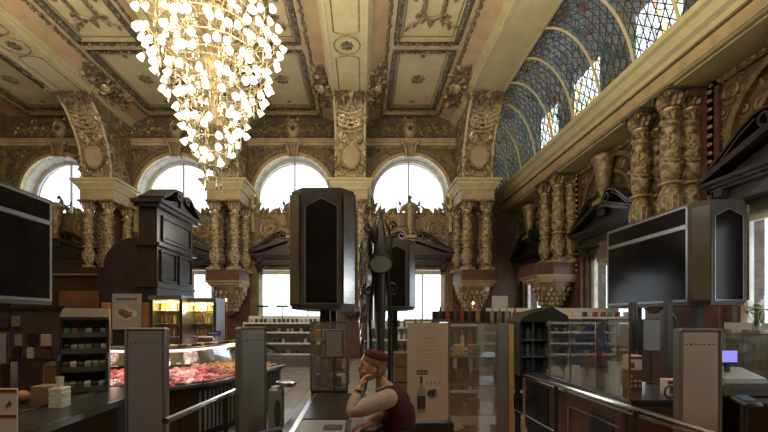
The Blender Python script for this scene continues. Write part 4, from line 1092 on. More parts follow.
for row, d in enumerate((.14, .26, .38, .50, .62, .74, .86)):
    nn = 30
    for k in range(nn):
        u = (k+.5*(row % 2))/nn*.99+.005
        x, y = laid(u, d+R.uniform(-.03, .03))
        if x < -3.9: continue
        kd = 'pastry' if u > .72 else R.choice(['steak', 'roast', 'steak', 'liver', 'steak', 'sausage', 'liver', 'fish'])
        z = .722+.1*(d-.09)/.91
        pass
        rown = ['front', 'second', 'third', 'middle', 'fifth', 'sixth', 'back'][row]
        lb = '%s, %s from left in the %s row of the meat counter' % (kinds[kd][1], ORD[k], rown)
        loc = (x, y, z); rot = R.uniform(0, 3)
        if kd not in mp:
            mb = lump(hash(kd) % 7 if False else {'steak': 1, 'roast': 2, 'liver': 3, 'sausage': 4, 'pastry': 5, 'fish': 6}[kd], *({'steak': (.085, .055, .04), 'roast': (.075, .06, .06), 'liver': (.08, .06, .04), 'sausage': (.10, .035, .04), 'pastry': (.06, .05, .05), 'fish': (.10, .05, .035)}[kd]))
            mp[kd] = solo(kd, mb, kinds[kd][0], lb, kinds[kd][2], loc, rot, 'food laid out in the meat counter', True)
        else: dup(mp[kd], loc, rot, lb)
# things on the service shelf
R = random.Random(41); dk = None
for k in range(22):
    u = .22+k*.034; x, y = laid(u, .62); c = R.choice(['ink', 'cardboard', 'white_plastic', 'meat_pink', 'dark_wood'])
    lb = '%s parcel, %s from left on top of the meat counter' % (PCOL.get(c, 'dark'), ORD[k])
    key = 'par'+c
    if key not in protos: protos[key] = solo('parcel', MB().rbox(-.07, .07, -.05, .05, 0, .035, .01), c if c != 'dark_wood' else 'dark_wood', lb, 'parcel', (x, y, 1.19), R.uniform(0, 2), 'parcels on the counter shelf')
    else: dup(protos[key], (x, y, 1.19), R.uniform(0, 2), lb)
# steel handrail
t = thing('handrail', 'polished steel handrail sloping away in front of the meat counter', 'handrail', (-1.9, 4.1, 0))
A = Vector(at(167, 417, 2.75)); B = Vector(at(243, 378, 3.9)); o = Vector((-1.9, 4.1, 0)); A.z = B.z = .93-.0
A = Vector(((165-VX)*2.6/F, 2.6, .9)); B = Vector(((262-VX)*4.4/F, 4.4, .9))
MB().tube([A-o, B-o, B-o+Vector((0, .04, -.05)), Vector((B.x-o.x, B.y-o.y+.04, .0))], .024, 8).build('rail', 'steel', t, True)
for f in (.1, .5, .93):
    p = A.lerp(B, f)-o; MB().tube([(p.x, p.y, 0), (p.x, p.y, .89)], .018, 8).build('post', 'black_plastic', t, True)
# floor level bag column and terminal
x, y, z = at(280, 400, 3.6)
t = thing('bag_dispenser', 'grey pillar with oval slot and open lid beside the conveyor', 'dispenser', (x-.03, 3.6, 0))
MB().rbox(-.07, .06, -.08, .08, 0, .96, .03).build('body', 'gate_grey', t); MB().lathe([(.001, 0), (.03, 0), (.03, .01), (.001, .01)], n=14).xf(Matrix.Translation((.025, -.082, .72)) @ Matrix.Scale(4.5, 4, (0, 0, 1)) @ Matrix.Rotation(PI/2, 4, 'X')).build('slot', 'ink', t, True)
m = MB(); m.tube([(.10+.10*math.cos(2*PI*i/16), .0+.08*math.sin(2*PI*i/16), 1.0) for i in range(17)], .008, 5); m.lathe([(.09, 1.0), (.07, .96), (.02, .95)], (.1, 0, 0), 16, 1, .8); m.build('basin', 'steel', t, True)
# ------------------------------------------------------------------ centre conveyor
t = thing('conveyor_counter', 'checkout conveyor with black belt and steel trim at bottom centre', 'checkout conveyor', (-.29, 3.1, 0))
MB().box(-.20, .18, -.75, .82, 0, .78).build('body', 'cabinet_grey', t)
MB().box(-.17, .17, -.12, .78, .78, .82).build('belt', 'belt', t); MB().box(-.2, .18, -.75, -.14, .78, .815).build('worktop', 'gate_grey', t)
MB().box(.015, .15, -.42, -.28, .812, .818).box(.03, .14, -.40, -.30, .816, .82).build('tray', 'ink', t)
m = MB(); m.box(-.21, -.17, -.75, .82, .78, .825); m.box(-.21, .19, .78, .83, .78, .83); m.box(.17, .19, -.75, .82, .78, .823); m.build('trim', 'steel', t)
m = MB(); m.rbox(-.34, -.21, -.45, .60, .0, .76, .03); m.build('kick_panel', 'black_plastic', t)
t = thing('card_terminal', 'black and blue payment terminal at the bottom, left of the conveyor', 'card terminal', (at(272, 0, 2.6)[0], 2.62, .80))
m = MB().rbox(-.10, .07, -.035, .035, 0, .04, .012); m.xf(Matrix.Rotation(-.22, 4, 'Y') @ Matrix.Rotation(.3, 4, 'Z')); m.build('housing', 'black_plastic', t, 40)
m = MB().rbox(-.09, -.0, -.028, .028, .037, .046, .004); m.xf(Matrix.Rotation(-.22, 4, 'Y') @ Matrix.Rotation(.3, 4, 'Z')); m.build('screen', 'blue_plastic', t)
MB().tube([(0, 0, .02), (.0, .02, -.10), (.0, .02, -.8)], .02, 8).build('arm', 'black_plastic', t, True)
# glass goods cabinet behind the conveyor
def goods_cabinet(name, lab, x0, x1, y0, y1, z0, z1, shelves, seed, glass='hazy_glass', frame='light_trim', grp='clear display cabinets', content=True):
    cx, cy = (x0+x1)/2, (y0+y1)/2; a, b = (x1-x0)/2, (y1-y0)/2
    t = thing('glass_display_case', lab, 'display case', (cx, cy, 0), 0, grp)
    MB().box(-a, a, -b, b, 0, z0).build('base', 'black_plastic', t)
    m = MB()
    for sx in (-1, 1):
        for sy in (-1, 1): m.box(sx*a-.01, sx*a+.01, sy*b-.01, sy*b+.01, z0, z1)
    m.box(-a, a, -b, -b+.015, z1-.015, z1); m.box(-a, a, b-.015, b, z1-.015, z1); m.build('frame', frame, t)
    MB().box(-a, a, -b, -b+.005, z0, z1).build('front_pane', glass, t); MB().box(-a, -a+.005, -b, b, z0, z1).build('side_pane', glass, t); MB().box(a-.005, a, -b, b, z0, z1).build('side_pane', glass, t)
    R = random.Random(seed)
    for q, z in enumerate(shelves):
        MB().box(-a+.01, a-.01, -b+.02, b-.01, z-.008, z).build('shelf', 'light_trim', t)
        if content:
            nn = max(2, int((2*a-.04)/.075))
            for k in range(nn):
                c = R.choice(['white_plastic', 'red_plastic', 'grey_paper', 'amber', 'teal', 'yellow_pack', 'paper', 'ink', 'cardboard']); key = 'box'+c
                lc = (cx-a+.05+k*.075, cy+R.uniform(-b*.4, b*.4), z); lb = '%s packet, %s from left on the %s shelf in the %s' % (PCOL.get(c, 'dark'), ORD[k], ['lowest', 'second', 'third', 'fourth', 'fifth'][q], {5: 'case behind the conveyor', 6: 'case beside the poster', 61: 'right showcase'}[seed])
                if key not in protos: protos[key] = solo('packet', MB().rbox(-.03, .03, -.03, .03, 0, .11, .006), c, lb, 'packet', lc, R.uniform(-.3, .3), 'packets in the clear display cases')
                else: dup(protos[key], lc, R.uniform(-.3, .3), lb)
    return t
goods_cabinet('', 'clear case with small goods behind the centre conveyor, under the tall cabinet', at(311, 0, 4.0)[0], at(347, 0, 4.0)[0], 4.0, 4.4, .84, 1.56, (.86, 1.03, 1.2, 1.37), 5)
goods_cabinet('', 'hazy glass case right of the vodka poster, full of goods', at(449, 0, 3.7)[0], at(497, 0, 3.7)[0], 3.7, 4.3, .3, 1.56, (.35, .66, .95, 1.22), 6)
t = thing('framed_notice', 'grey framed notice hanging behind the conveyor, left of the seated woman', 'notice', (at(334, 0, 3.85)[0], 3.85, at(0, 358, 3.85)[2]))
MB().rbox(-.09, .09, -.01, .01, 0, .28, .006).build('frame', 'black_plastic', t); MB().box(-.08, .08, -.014, -.01, .012, .268).build('sheet', 'gate_grey', t)
MB().tube([(0, .012, .82-at(0, 358, 3.85)[2]), (0, .012, .1)], .008, 6).build('stand', 'black_plastic', t)
# vodka poster panel
t = thing('poster_panel', 'cream poster of a bottle with text lines on a glass screen right of the woman', 'poster', (at(427.5, 0, 3.5)[0], 3.5, 0))
Zb = at(0, 420, 3.5)[2]; Zt = at(0, 323, 3.5)[2]
MB().box(-.185, .185, -.004, .004, Zb, Zt).build('sheet', 'paper', t)
MB().box(-.21, .21, .006, .014, .3, Zt+.03).build('glass_screen', 'glass', t); MB().box(-.21, .21, .0, .03, Zt+.02, Zt+.035).build('top_clamp', 'steel', t)
m = MB()
for k in range(9): m.box(-.10 if k else -.06, .15-.03*(k % 3), -.006, -.004, Zt-.07-k*.035, Zt-.066-k*.035)
for k in range(3): m.box(.03, .14, -.006, -.004, Zb+.14-.02*k, Zb+.143-.02*k)
m.build('text_lines', 'faint_ink', t)
m = MB(); m.box(-.10, .0, -.006, -.004, Zb+.415, Zb+.455); lo = m.build('logo_block', 'ink', t)
m = MB()
for k in range(7): m.box(-.093+k*.013, -.085+k*.013, -.008, -.006, Zb+.427, Zb+.441)
m.build('logo_letters', 'paper', lo)
m = MB(); m.prism([(-.092, Zb+.07), (-.022, Zb+.07), (-.02, Zb+.08), (-.02, Zb+.25), (-.03, Zb+.285), (-.045, Zb+.30), (-.045, Zb+.40), (-.069, Zb+.40), (-.069, Zb+.30), (-.084, Zb+.285), (-.094, Zb+.25), (-.094, Zb+.08)], -.007, -.004); bo_ = m.build('bottle_picture', 'grey_paper', t)
m = MB(); m.box(-.094, -.02, -.009, -.007, Zb+.1, Zb+.22); m.box(-.067, -.047, -.009, -.007, Zb+.34, Zb+.40); m.build('bottle_label', 'ink', bo_)
m = MB(); m.prism([(.045+.05*math.cos(2*PI*i/18), Zb+.235+.045*math.sin(2*PI*i/18)) for i in range(18)], -.006, -.004); em = m.build('round_emblem', 'grey_paper', t)
m = MB(); m.leaf(0, Zb+.24, .2, .09, .05, .002, .8, -.006); m.leaf(.06, Zb+.22, 2.4, .07, .04, .002, .8, -.006); m.build('emblem_drawing', 'ink', em)
m = MB()
for k in range(4): m.box(-.005+k*.035, .006+k*.035, -.006, -.004, Zb+.335, Zb+.347)
m.build('small_letters', 'ink', t)
MB().box(-.24, .24, .0, .4, 0, Zb-.03).build('base', 'black_plastic', t)
# pillar with wooden edge
t = thing('partition_post', 'grey partition post with pale wooden edge right of the glass case', 'post', (at(505, 0, 3.9)[0], 3.9, 0))
MB().box(-.09, .035, 0, .25, 0, 1.54).build('grey_panel', 'gate_grey', t); MB().box(.036, .085, -.01, .25, 0, 1.54).build('wood_edge', 'pale_wood', t); MB().box(-.10, -.09, 0, .25, 0, 1.55).build('trim', 'steel', t)
# ------------------------------------------------------------------ right checkout line
t = thing('steel_railing', 'double steel handrail running along the right checkout counter', 'handrail', (2.05, 4.0, 0))
P = [(0, 1.15, .0), (0, 1.15, .86), (0, 1.12, .9), (.03, -.9, .9), (.10, -2.0, .9)]
MB().tube(P[1:], .022, 8).build('rail', 'steel', t, True)
MB().tube([(.06, 1.05, .84), (.12, -2.0, .84)], .014, 8).build('second_rail', 'steel', t, True)
MB().tube([(0, 1.15, .38), (.03, .1, .38)], .016, 8).tube([(0, 1.12, .55), (.26, 1.1, .55)], .01, 6).build('lower_rail', 'steel', t, True)
for y in (1.15, .1, -1.1): MB().tube([(.02, y, 0), (.02, y, .9)], .02, 8).build('post', 'black_plastic', t, True)
t = thing('glass_screen', 'row of clear glass panes standing above the right handrail', 'glass screen', (2.16, 4.0, 0), 0)
for k in range(5):
    y0 = -.9+k*.44
    MB().box(-.004, .004, y0+.01, y0+.43, .92, 1.56).build('pane', 'glass', t)
    MB().box(-.007, .007, y0-.006, y0+.006, .88, 1.57).build('edge', 'steel', t)
MB().box(-.01, .01, -.9, 1.3, .88, .93).build('clamp', 'steel', t)
for y in (-.85, 1.28): MB().box(-.012, .012, y-.02, y+.02, 0, .9).build('foot_post', 'black_plastic', t)
t = thing('checkout_counter', 'brown wood checkout counter with black top behind the right handrail', 'counter', (2.75, 3.9, 0))
MB().box(-.42, .45, -.45, 1.6, .06, .82).build('body', 'brown_wood', t); MB().rbox(-.45, .48, -.48, 1.62, .82, .87, .01).build('top', 'black_wood', t); MB().box(-.40, .43, -.43, 1.58, 0, .06).build('plinth', 'black_plastic', t)
MB().box(-.435, -.42, -.35, -.0, .1, .66).build('dark_panel', 'black_plastic', t); MB().box(-.435, -.42, .9, 1.5, .1, .7).build('dark_panel', 'black_plastic', t)
MB().tube([(-.44, -.44, .62), (-.44, .4, .62), (-.44, .4, .1)], .01, 6).build('bumper', 'steel', t, True)
# domed cabinet
cx = (at(515, 0, 5.0)[0]+at(561, 0, 5.0)[0])/2
t = thing('domed_rack', 'black sided display rack with curved dark roof at the start of the right counter', 'display rack', (cx, 5.0, .87))
w = .29
m = MB(); Q = [(-w-.02, .68), (-w+.02, .74), (-.12, .81), (.02, .84), (.10, .87), (w, .76), (w+.02, .68)]
m.prism(Q, -.18, .3); m.build('roof', 'black_plastic', t)
m = MB()
for s in (-1, 1): m.box(s*w-.012, s*w+.012, -.16, .28, 0, .68)
m.box(-w, w, .26, .28, 0, .68); m.build('frame', 'black_plastic', t)
for z in (.03, .24, .45): MB().box(-w+.01, w-.01, -.14, .26, z-.01, z).build('shelf', 'light_trim', t)
R = random.Random(51)
for q, z in enumerate((.03, .24, .45)):
    for k in range(7):
        c = R.choice(['grey_paper', 'ink', 'teal', 'white_plastic', 'blue_plastic']); key = 'pouch'+c; lc = (cx-.235+k*.078, 5.0-.04, .87+z)
        lb = '%s pouch, %s from left on the %s shelf of the dark roofed rack' % (PCOL[c], ORD[k], ['lower', 'middle', 'upper'][q])
        if key not in protos: protos[key] = solo('pouch', MB().lathe([(.03, 0), (.034, .03), (.032, .12), (.012, .16)], n=8, sy=.6), c, lb, 'pouch', lc, 0, 'pouches in the dark roofed rack', True)
        else: dup(protos[key], lc, R.uniform(-.2, .2), lb)
# backpack-like bag hanging
cx = at(590, 0, 4.7)[0]; zb = at(0, 366, 4.7)[2]
t = thing('sports_bag', 'dark blue bag with a red peak pattern hanging over the right counter', 'bag', (cx, 4.7, zb))
m = MB().prism([(-.21, 0), (.23, 0), (.23, .42), (.18, .48), (-.08, .48), (-.21, .34)], -.05, .05); m.build('body', 'blue_plastic', t)
m = MB().prism([(-.17, .03), (.2, .03), (.1, .2), (.02, .26), (-.06, .17)], -.056, -.05); m.build('red_pattern', 'red_plastic', t)
m = MB(); m.ball((-.1, 0, .53), .035, 10, 6); m.tube([(.0, 0, .48), (.03, 0, .55), (.09, 0, .55), (.12, 0, .48)], .01, 6); m.box(-.23, .24, -.055, .055, -.02, .01); m.build('handle', 'black_plastic', t, True)
MB().box(-.02, .02, .05, .08, .87-zb, .4).build('stand', 'black_plastic', t)
# crumpled bag and bin liner on the counter
R = random.Random(9)
m = MB().ball((0, 0, .07), .1, 14, 9, 1.0, .8, .8); m.v = [(x*(1+.2*math.sin(9*z*8+x*30)), y, max(0, z*(1+.18*math.sin(x*50)))) for x, y, z in m.v]
solo('crumpled_bag', m, 'sleeve_cloth', 'crumpled pale bag lying on the right counter beside the glass screen', 'bag', (at(556, 0, 4.5)[0], 4.55, .95-.08), .3, None, True)
solo('white_sack', MB().lathe([(.07, 0), (.085, .06), (.08, .16), (.06, .21), (.03, .2)], n=12), 'white_plastic', 'off white paper sack on the right counter below the blue bag', 'sack', (at(573, 0, 4.2)[0], 4.2, .87), 0, None, True)
# grey boards on posts
for k, (x0, x1, y0, y1, lab) in enumerate(((607, 628, 319, 347, 'grey sign board left of the thick dark post on the right counter'), (642, 660, 319, 351, 'grey sign board right of the thick dark post on the right counter'))):
    Y = 4.3; a = at(x0, y1, Y); b = at(x1, y0, Y); cx = (a[0]+b[0])/2; hw = (b[0]-a[0])/2
    t = thing('sign_board', lab, 'sign', (cx, Y, .87), 0)
    MB().rbox(-hw, hw, -.008, .008, a[2]-.87, b[2]-.87, .004).build('frame', 'black_plastic', t); MB().box(-hw+.008, hw-.008, -.011, -.008, a[2]-.862, b[2]-.878).build('sheet', 'gate_grey', t)
    MB().tube([(0, .0, 0), (0, 0, a[2]-.87)], .008, 6).lathe([(.05, 0), (.05, .012), (.01, .016)], (0, 0, 0), 12).build('stand', 'black_plastic', t, True)
for px, wd, Y, lab in ((633, .032, 4.45, 'thick dark square post between the two grey sign boards'), (668, .026, 3.9, 'dark post with a black cable left of the beige gate')):
    x = at(px, 0, Y)[0]; t = thing('support_post', lab, 'post', (x, Y, .87)); MB().box(-wd, wd, -wd, wd, 0, .91).build('post', 'cabinet_grey', t)
    MB().box(-wd-.02, wd+.02, -wd-.02, wd+.02, 0, .015).build('foot_plate', 'steel', t)
    if px > 650: MB().tube([(wd, 0, .80), (wd+.05, 0, .72), (wd+.06, 0, .6), (wd, 0, .5)], .009, 6).build('cable', 'black_plastic', t, True)
    else: MB().box(wd*.4, wd*.7, -wd-.006, -wd, .02, .9).build('light_strip', 'light_trim', t)
x = at(615, 0, 3.9)[0]
t = thing('white_bin', 'tall tapered off white bin standing on the right counter', 'bin', (x, 3.9, .87)); MB().lathe([(.045, 0), (.06, .27), (.066, .275), (.066, .29), (.05, .29), (.04, .02)], n=16).build('tub', 'white_plastic', t, True); MB().lathe([(.05, .283), (.05, .31), (.02, .315)], n=16).build('lid', 'black_plastic', t, True)
for k, (px, Y, z, cc, lab) in enumerate(((632, 3.95, .87, 'brown_wood', 'brown red patterned carton on the right counter beside the white bin'), (632, 3.95, 1.07, 'white_plastic', 'white carton with red top stacked on the red patterned carton'), (671, 3.66, .87, 'white_plastic', 'white and red leaflet box just left of the beige gate'))):
    x = at(px, 0, Y)[0]; t = thing('carton', lab, 'carton', (x, Y, z)); h = .20 if k == 0 else .15
    MB().rbox(-.07, .07, -.05, .05, 0, h, .004).build('box', cc, t)
    m = MB()
    if k == 0:
        for j in range(7): m.prism([(-.045+.045*(j % 3)+.014*math.cos(i), .04+.05*(j//3)+.014*math.sin(i)) for i in range(6)], -.053, -.05)
        m.build('spots', 'paper', t)
    else: m.box(-.07, .07, -.053, -.05, h-.04, h-.01); m.box(-.05, -.01, -.053, -.05, .02, .08); m.build('red_print', 'red_plastic', t)
x = at(668, 0, 3.5)[0]
solo('black_ring', MB().tube([(.055*math.cos(2*PI*i/18), 0, .06+.055*math.sin(2*PI*i/18)) for i in range(19)], .009, 6), 'black_plastic', 'black ring shaped holder standing on the counter by the beige gate', 'holder', (x, 3.48, .87), .2, None, True)
# scales / till with lit screen
x = at(731, 0, 3.5)[0]
t = thing('cash_register', 'grey cash register with a lit violet screen right of the beige gate', 'cash register', (x+.06, 3.55, .90))
MB().rbox(-.24, .22, -.16, .2, 0, .12, .015).build('drawer', 'cabinet_grey', t)
m = MB(); m.prismx([(-.15, .12), (-.13, .16), (.1, .23), (.16, .23), (.16, .12)], -.2, .18); m.build('keyboard_housing', 'gate_grey', t)
MB().box(-.17, .15, -.165, -.158, .05, .07).build('drawer_slot', 'ink', t)
m = MB().rbox(-.14, .035, -.02, .015, .28, .41, .008).box(-.06, -.03, -.01, .02, .2, .3); m.build('monitor', 'black_plastic', t); MB().box(-.128, .023, -.024, -.02, .295, .40).build('lit_screen', 'lit_screen', t)
x = at(752, 0, 2.45)[0]
t = thing('card_reader', 'black card reader on a stalk at the bottom right corner', 'card reader', (x, 2.5, .0))
m = MB().rbox(-.05, .07, -.06, .06, 0, .035, .012).xf(Matrix.Translation((0, 0, 1.04)) @ Matrix.Rotation(.35, 4, 'X')); m.build('housing', 'black_plastic', t, 40)
m = MB().box(-.03, .05, -.02, .05, .035, .038).xf(Matrix.Translation((0, 0, 1.04)) @ Matrix.Rotation(.35, 4, 'X')); m.build('screen', 'blue_plastic', t)
MB().tube([(.01, .02, 0), (.01, .02, .6), (.01, .01, 1.04)], .018, 8).build('stalk', 'black_plastic', t, True)
t = thing('till_desk', 'dark till desk carrying the cash register at the right edge', 'desk', (3.9, 3.4, 0))
MB().box(-.55, .9, -.9, .5, .04, .86).build('body', 'dark_wood', t); MB().rbox(-.57, .92, -.92, .52, .86, .90, .01).build('top', 'black_wood', t)
MB().box(-.2, .5, -.85, -.3, .9, .905).build('paper_sheet', 'white_plastic', t)
# glass showcase rows to the right, by the window, with goods
goods_cabinet('', 'glass showcase under the right window, full of small goods', 5.0, 5.85, 5.3, 5.9, .6, 1.38, (.64, .88, 1.12), 61, grp='glass showcases on the right')
def gondola(name, lab, cx, cy, w, d, hs, n, seed, mats, what, short, white=True, top=True, rot=0):
    t = thing('display_shelf', lab, 'shelf unit', (cx, cy, 0), rot)
    H = hs[-1]+.02
    m = MB(); m.box(-w, w, d-.02, d, 0, H+.2)
    for s in (-1, 1): m.box(s*w-.015, s*w+.015, -d, d, 0, H)
    m.build('frame', 'shelf_white' if white else 'dark_wood', t)
    R = random.Random(seed)
    for q, z in enumerate(hs):
        s_ = MB().box(-w, w, -d, d, z-.025, z).build('shelf', 'shelf_white' if white else 'dark_wood', t)
        MB().box(-w, w, -d-.01, -d, z-.04, z+.01).build('price_rail', 'white_plastic', s_)
        for k in range(n):
            c = R.choice(mats); key = what+c; x = -w+.08+k*(2*w-.16)/(n-1); y = -d*.4+R.uniform(-.05, .05)
            lc = (cx+x*math.cos(rot)-y*math.sin(rot), cy+x*math.sin(rot)+y*math.cos(rot), z); lb = '%s %s, %s from left on the %s shelf of the %s' % (PCOL.get(c, 'dark'), what.split('_')[1], ORD[k], ['lowest', 'second', 'third', 'fourth', 'fifth'][q], short)
            if key not in protos:
                mb = {'wine_bottle': MB().lathe([(.036, 0), (.04, .02), (.04, .17), (.015, .23), (.015, .29), (.002, .29)], n=8), 'food_tin': MB().lathe([(.05, 0), (.055, .01), (.055, .11), (.05, .12), (.002, .12)], n=9), 'loaf': MB().ball((0, 0, .055), .09, 8, 5, 1.1, .8, .65)}[what]
                protos[key] = solo(what, mb, c, lb, what.replace('_', ' '), lc, 0, what.replace('_', ' ')+'s on display', True)
            else: dup(protos[key], lc, R.uniform(0, 1), lb)
gondola('', 'low white shelf unit with rows of dark goods before the far window', -2.55, 12.6, 1.25, .3, (.45, .8, 1.15, 1.45), 17, 71, ['ink', 'dark_wood', 'ink', 'grey_paper'], 'food_tin', 'left far unit')
gondola('', 'white shelf unit with bottles below the far window right of the centre', 1.4, 12.8, 1.2, .3, (.5, .9, 1.3), 13, 72, ['ink', 'teal', 'dark_wood', 'white_plastic'], 'wine_bottle', 'right far unit')
gondola('', 'dark shelf unit with bottles behind the glass case and partition', 1.95, 6.6, .7, .25, (.4, .75, 1.1, 1.5), 11, 73, ['cardboard', 'ink', 'white_plastic', 'grey_paper', 'dark_wood', 'red_plastic'], 'wine_bottle', 'dark unit', False)
gondola('', 'white shelf unit with goods below the big right cabinet', 4.6, 9.0, 1.6, .3, (.5, .9, 1.3, 1.62), 17, 74, ['white_plastic', 'red_plastic', 'teal', 'yellow_pack', 'ink'], 'food_tin', 'unit below the right cabinet')
gondola('', 'pale wall shelf with goods under the near right window', 6.2, 6.0, .85, .28, (.5, .9, 1.3), 12, 75, ['white_plastic', 'meat_pink', 'cardboard', 'paper', 'ink'], 'food_tin', 'right wall unit', True, True, TOW)
# spotlights on stalks before the far window
for k, (px, lab) in enumerate(((262, 'left one of two small dark spotlight bars before the far window'), (282, 'right one of two small dark spotlight bars before the far window'))):
    x = at(px, 0, 12.4)[0]
    t = thing('spotlight_bar', lab, 'spotlight', (x, 12.45, 1.45), 0, 'spotlight bars before the far window')
    MB().tube([(0, 0, 0), (0, 0, .52)], .015, 6).build('stalk', 'black_plastic', t, True); MB().rbox(-.2, .2, -.04, .04, .5, .56, .02).build('bar', 'black_plastic', t)
# hanging white sign
t = thing('hanging_sign', 'small white sign above the goods behind the partition post', 'sign', (at(500, 0, 6.3)[0], 6.3, 1.52)); MB().rbox(-.13, .13, -.01, .01, .24, .44, .005).build('board', 'white_plastic', t); MB().tube([(0, 0, .0), (0, 0, .24)], .008, 6).build('stem', 'steel', t)
t = thing('blue_sign', 'small blue sign on a stalk above the meat counter', 'sign', (at(214, 0, 6.3)[0], 6.3, 1.19)); MB().rbox(-.11, .11, -.008, .008, .12, .20, .004).build('board', 'blue_plastic', t); MB().tube([(0, 0, 0), (0, 0, .12)], .006, 6).build('stem', 'steel', t)
m = MB()
for k in range(6): m.box(-.08+k*.026, -.064+k*.026, -.011, -.008, .15, .17)
t2 = m.build('lettering', 'white_plastic', t)
# small lamp glowing under the bracket
for k, (px, py, Y, lab) in enumerate(((226, 300, 12.9, 'small warm spot lamp glowing below the bracket right of the vitrines'), (473, 303, 12.9, 'small warm spot lamp glowing below the bracket in the far right'))):
    x, y, z = at(px, py, Y)
    t = thing('spot_lamp', lab, 'lamp', (x, y, 0)); MB().ball((0, 0, z), .05, 8, 6).build('bulb', 'lamp_glass', t, True); MB().lathe([(.03, z+.03), (.08, z+.0), (.09, z-.02), (.085, z-.02), (.02, z+.04)], n=12).build('shade', 'gold', t, True)
    MB().tube([(0, 0.06, 0), (0, .06, z+.06), (0, 0, z+.05)], .012, 6).lathe([(.12, 0), (.12, .02), (.02, .03)], (0, .06, 0), 12).build('stand', 'bronze', t, True)
    lamp('spot_glow', 'POINT', (x, y-.15, z-.02), 9, (1, .55, .2), .06)

t = thing('flower_bouquet', 'bunch of white flowers before the near right window', 'flowers', (at(764, 0, 5.35)[0], 5.45, 1.38))
MB().lathe([(.04, 0), (.05, .1), (.035, .18), (.03, .18), (.04, .02)], n=12).build('vase', 'hazy_glass', t, True)
m = MB(); R = random.Random(6); pet = MB()
for k in range(22):
    a = R.uniform(0, 6.28); r = R.uniform(.02, .15); h = R.uniform(.26, .42); m.tube([(0, 0, .1), (r*.5*math.cos(a), r*.5*math.sin(a), .2), (r*math.cos(a), r*math.sin(a), h)], .003, 4)
    for j in range(5): pet.ball((r*math.cos(a)+.018*math.cos(j*1.26), r*math.sin(a)+.018*math.sin(j*1.26), h), .014, 5, 4)
m.build('stems', 'green_pack', t); pet.build('blossoms', 'white_plastic', t, True, kind='stuff')
# ------------------------------------------------------------------ the cashier
def skin(name, pts, edges, rad, m, parent, extra=None, sub=2, root=0, label=None):
    me = bpy.data.meshes.new(name); me.from_pydata(pts, edges, []); me.update()
    o = bpy.data.objects.new(name, me); COL.objects.link(o)
    md = o.modifiers.new('Skin', 'SKIN'); md.use_smooth_shade = True
    if not me.skin_vertices: return o
    for i, r in enumerate(rad):
        sv = me.skin_vertices[0].data[i]; sv.radius = r if isinstance(r, tuple) else (r, r); sv.use_root = (i == root)
    sb = o.modifiers.new('Sub', 'SUBSURF'); sb.levels = sub; sb.render_levels = sub
    dg = bpy.context.evaluated_depsgraph_get(); ev = o.evaluated_get(dg)
    nm = bpy.data.meshes.new_from_object(ev)
    mb = MB(); mb.v = [tuple(v.co) for v in nm.vertices]; mb.f = [tuple(p.vertices) for p in nm.polygons]
    bpy.data.objects.remove(o)
    if extra: mb.join(extra)
    return mb.build(name, m, parent, True, label)
RT = Vector((.30, 3.22, 0))
def W(*p): return Vector(p)-RT
pr = thing('person', 'seated woman in plum cap and vest resting her cheek on her hand, facing left', 'person', tuple(RT))
J = dict(pel=W(.31, 3.22, .62), sp1=W(.32, 3.22, .74), ch=W(.29, 3.2, .87), uc=W(.245, 3.19, .97), nk=W(.175, 3.185, 1.055), hb=W(.14, 3.18, 1.12),
         sl=W(.225, 3.06, .965), el=W(-.095, 3.0, .86), wl=W(-.025, 3.07, 1.025), pl=W(-.002, 3.09, 1.065),
         sr=W(.24, 3.32, .965), er=W(.17, 3.30, .76), wr=W(.04, 3.07, .745), pr=W(-.01, 3.03, .74),
         hl=W(.30, 3.13, .60), kl=W(-.01, 3.08, .61), al=W(.03, 3.06, .10), tl=W(-.07, 3.05, .05),
         hr=W(.30, 3.31, .60), kr=W(.0, 3.36, .61), ar=W(.04, 3.36, .10), tr=W(-.06, 3.37, .05))
K = list(J); ix = {k: i for i, k in enumerate(K)}
E = [('pel', 'sp1'), ('sp1', 'ch'), ('ch', 'uc'), ('uc', 'nk'), ('nk', 'hb'), ('uc', 'sl'), ('sl', 'el'), ('el', 'wl'), ('wl', 'pl'), ('uc', 'sr'), ('sr', 'er'), ('er', 'wr'), ('wr', 'pr'), ('pel', 'hl'), ('hl', 'kl'), ('kl', 'al'), ('al', 'tl'), ('pel', 'hr'), ('hr', 'kr'), ('kr', 'ar'), ('ar', 'tr')]
RD = dict(pel=.115, sp1=.11, ch=.115, uc=.075, nk=.045, hb=.045, sl=.045, el=.034, wl=.024, pl=.03, sr=.05, er=.034, wr=.024, pr=.03, hl=.08, kl=.055, al=.035, tl=.028, hr=.08, kr=.055, ar=.035, tr=.028)
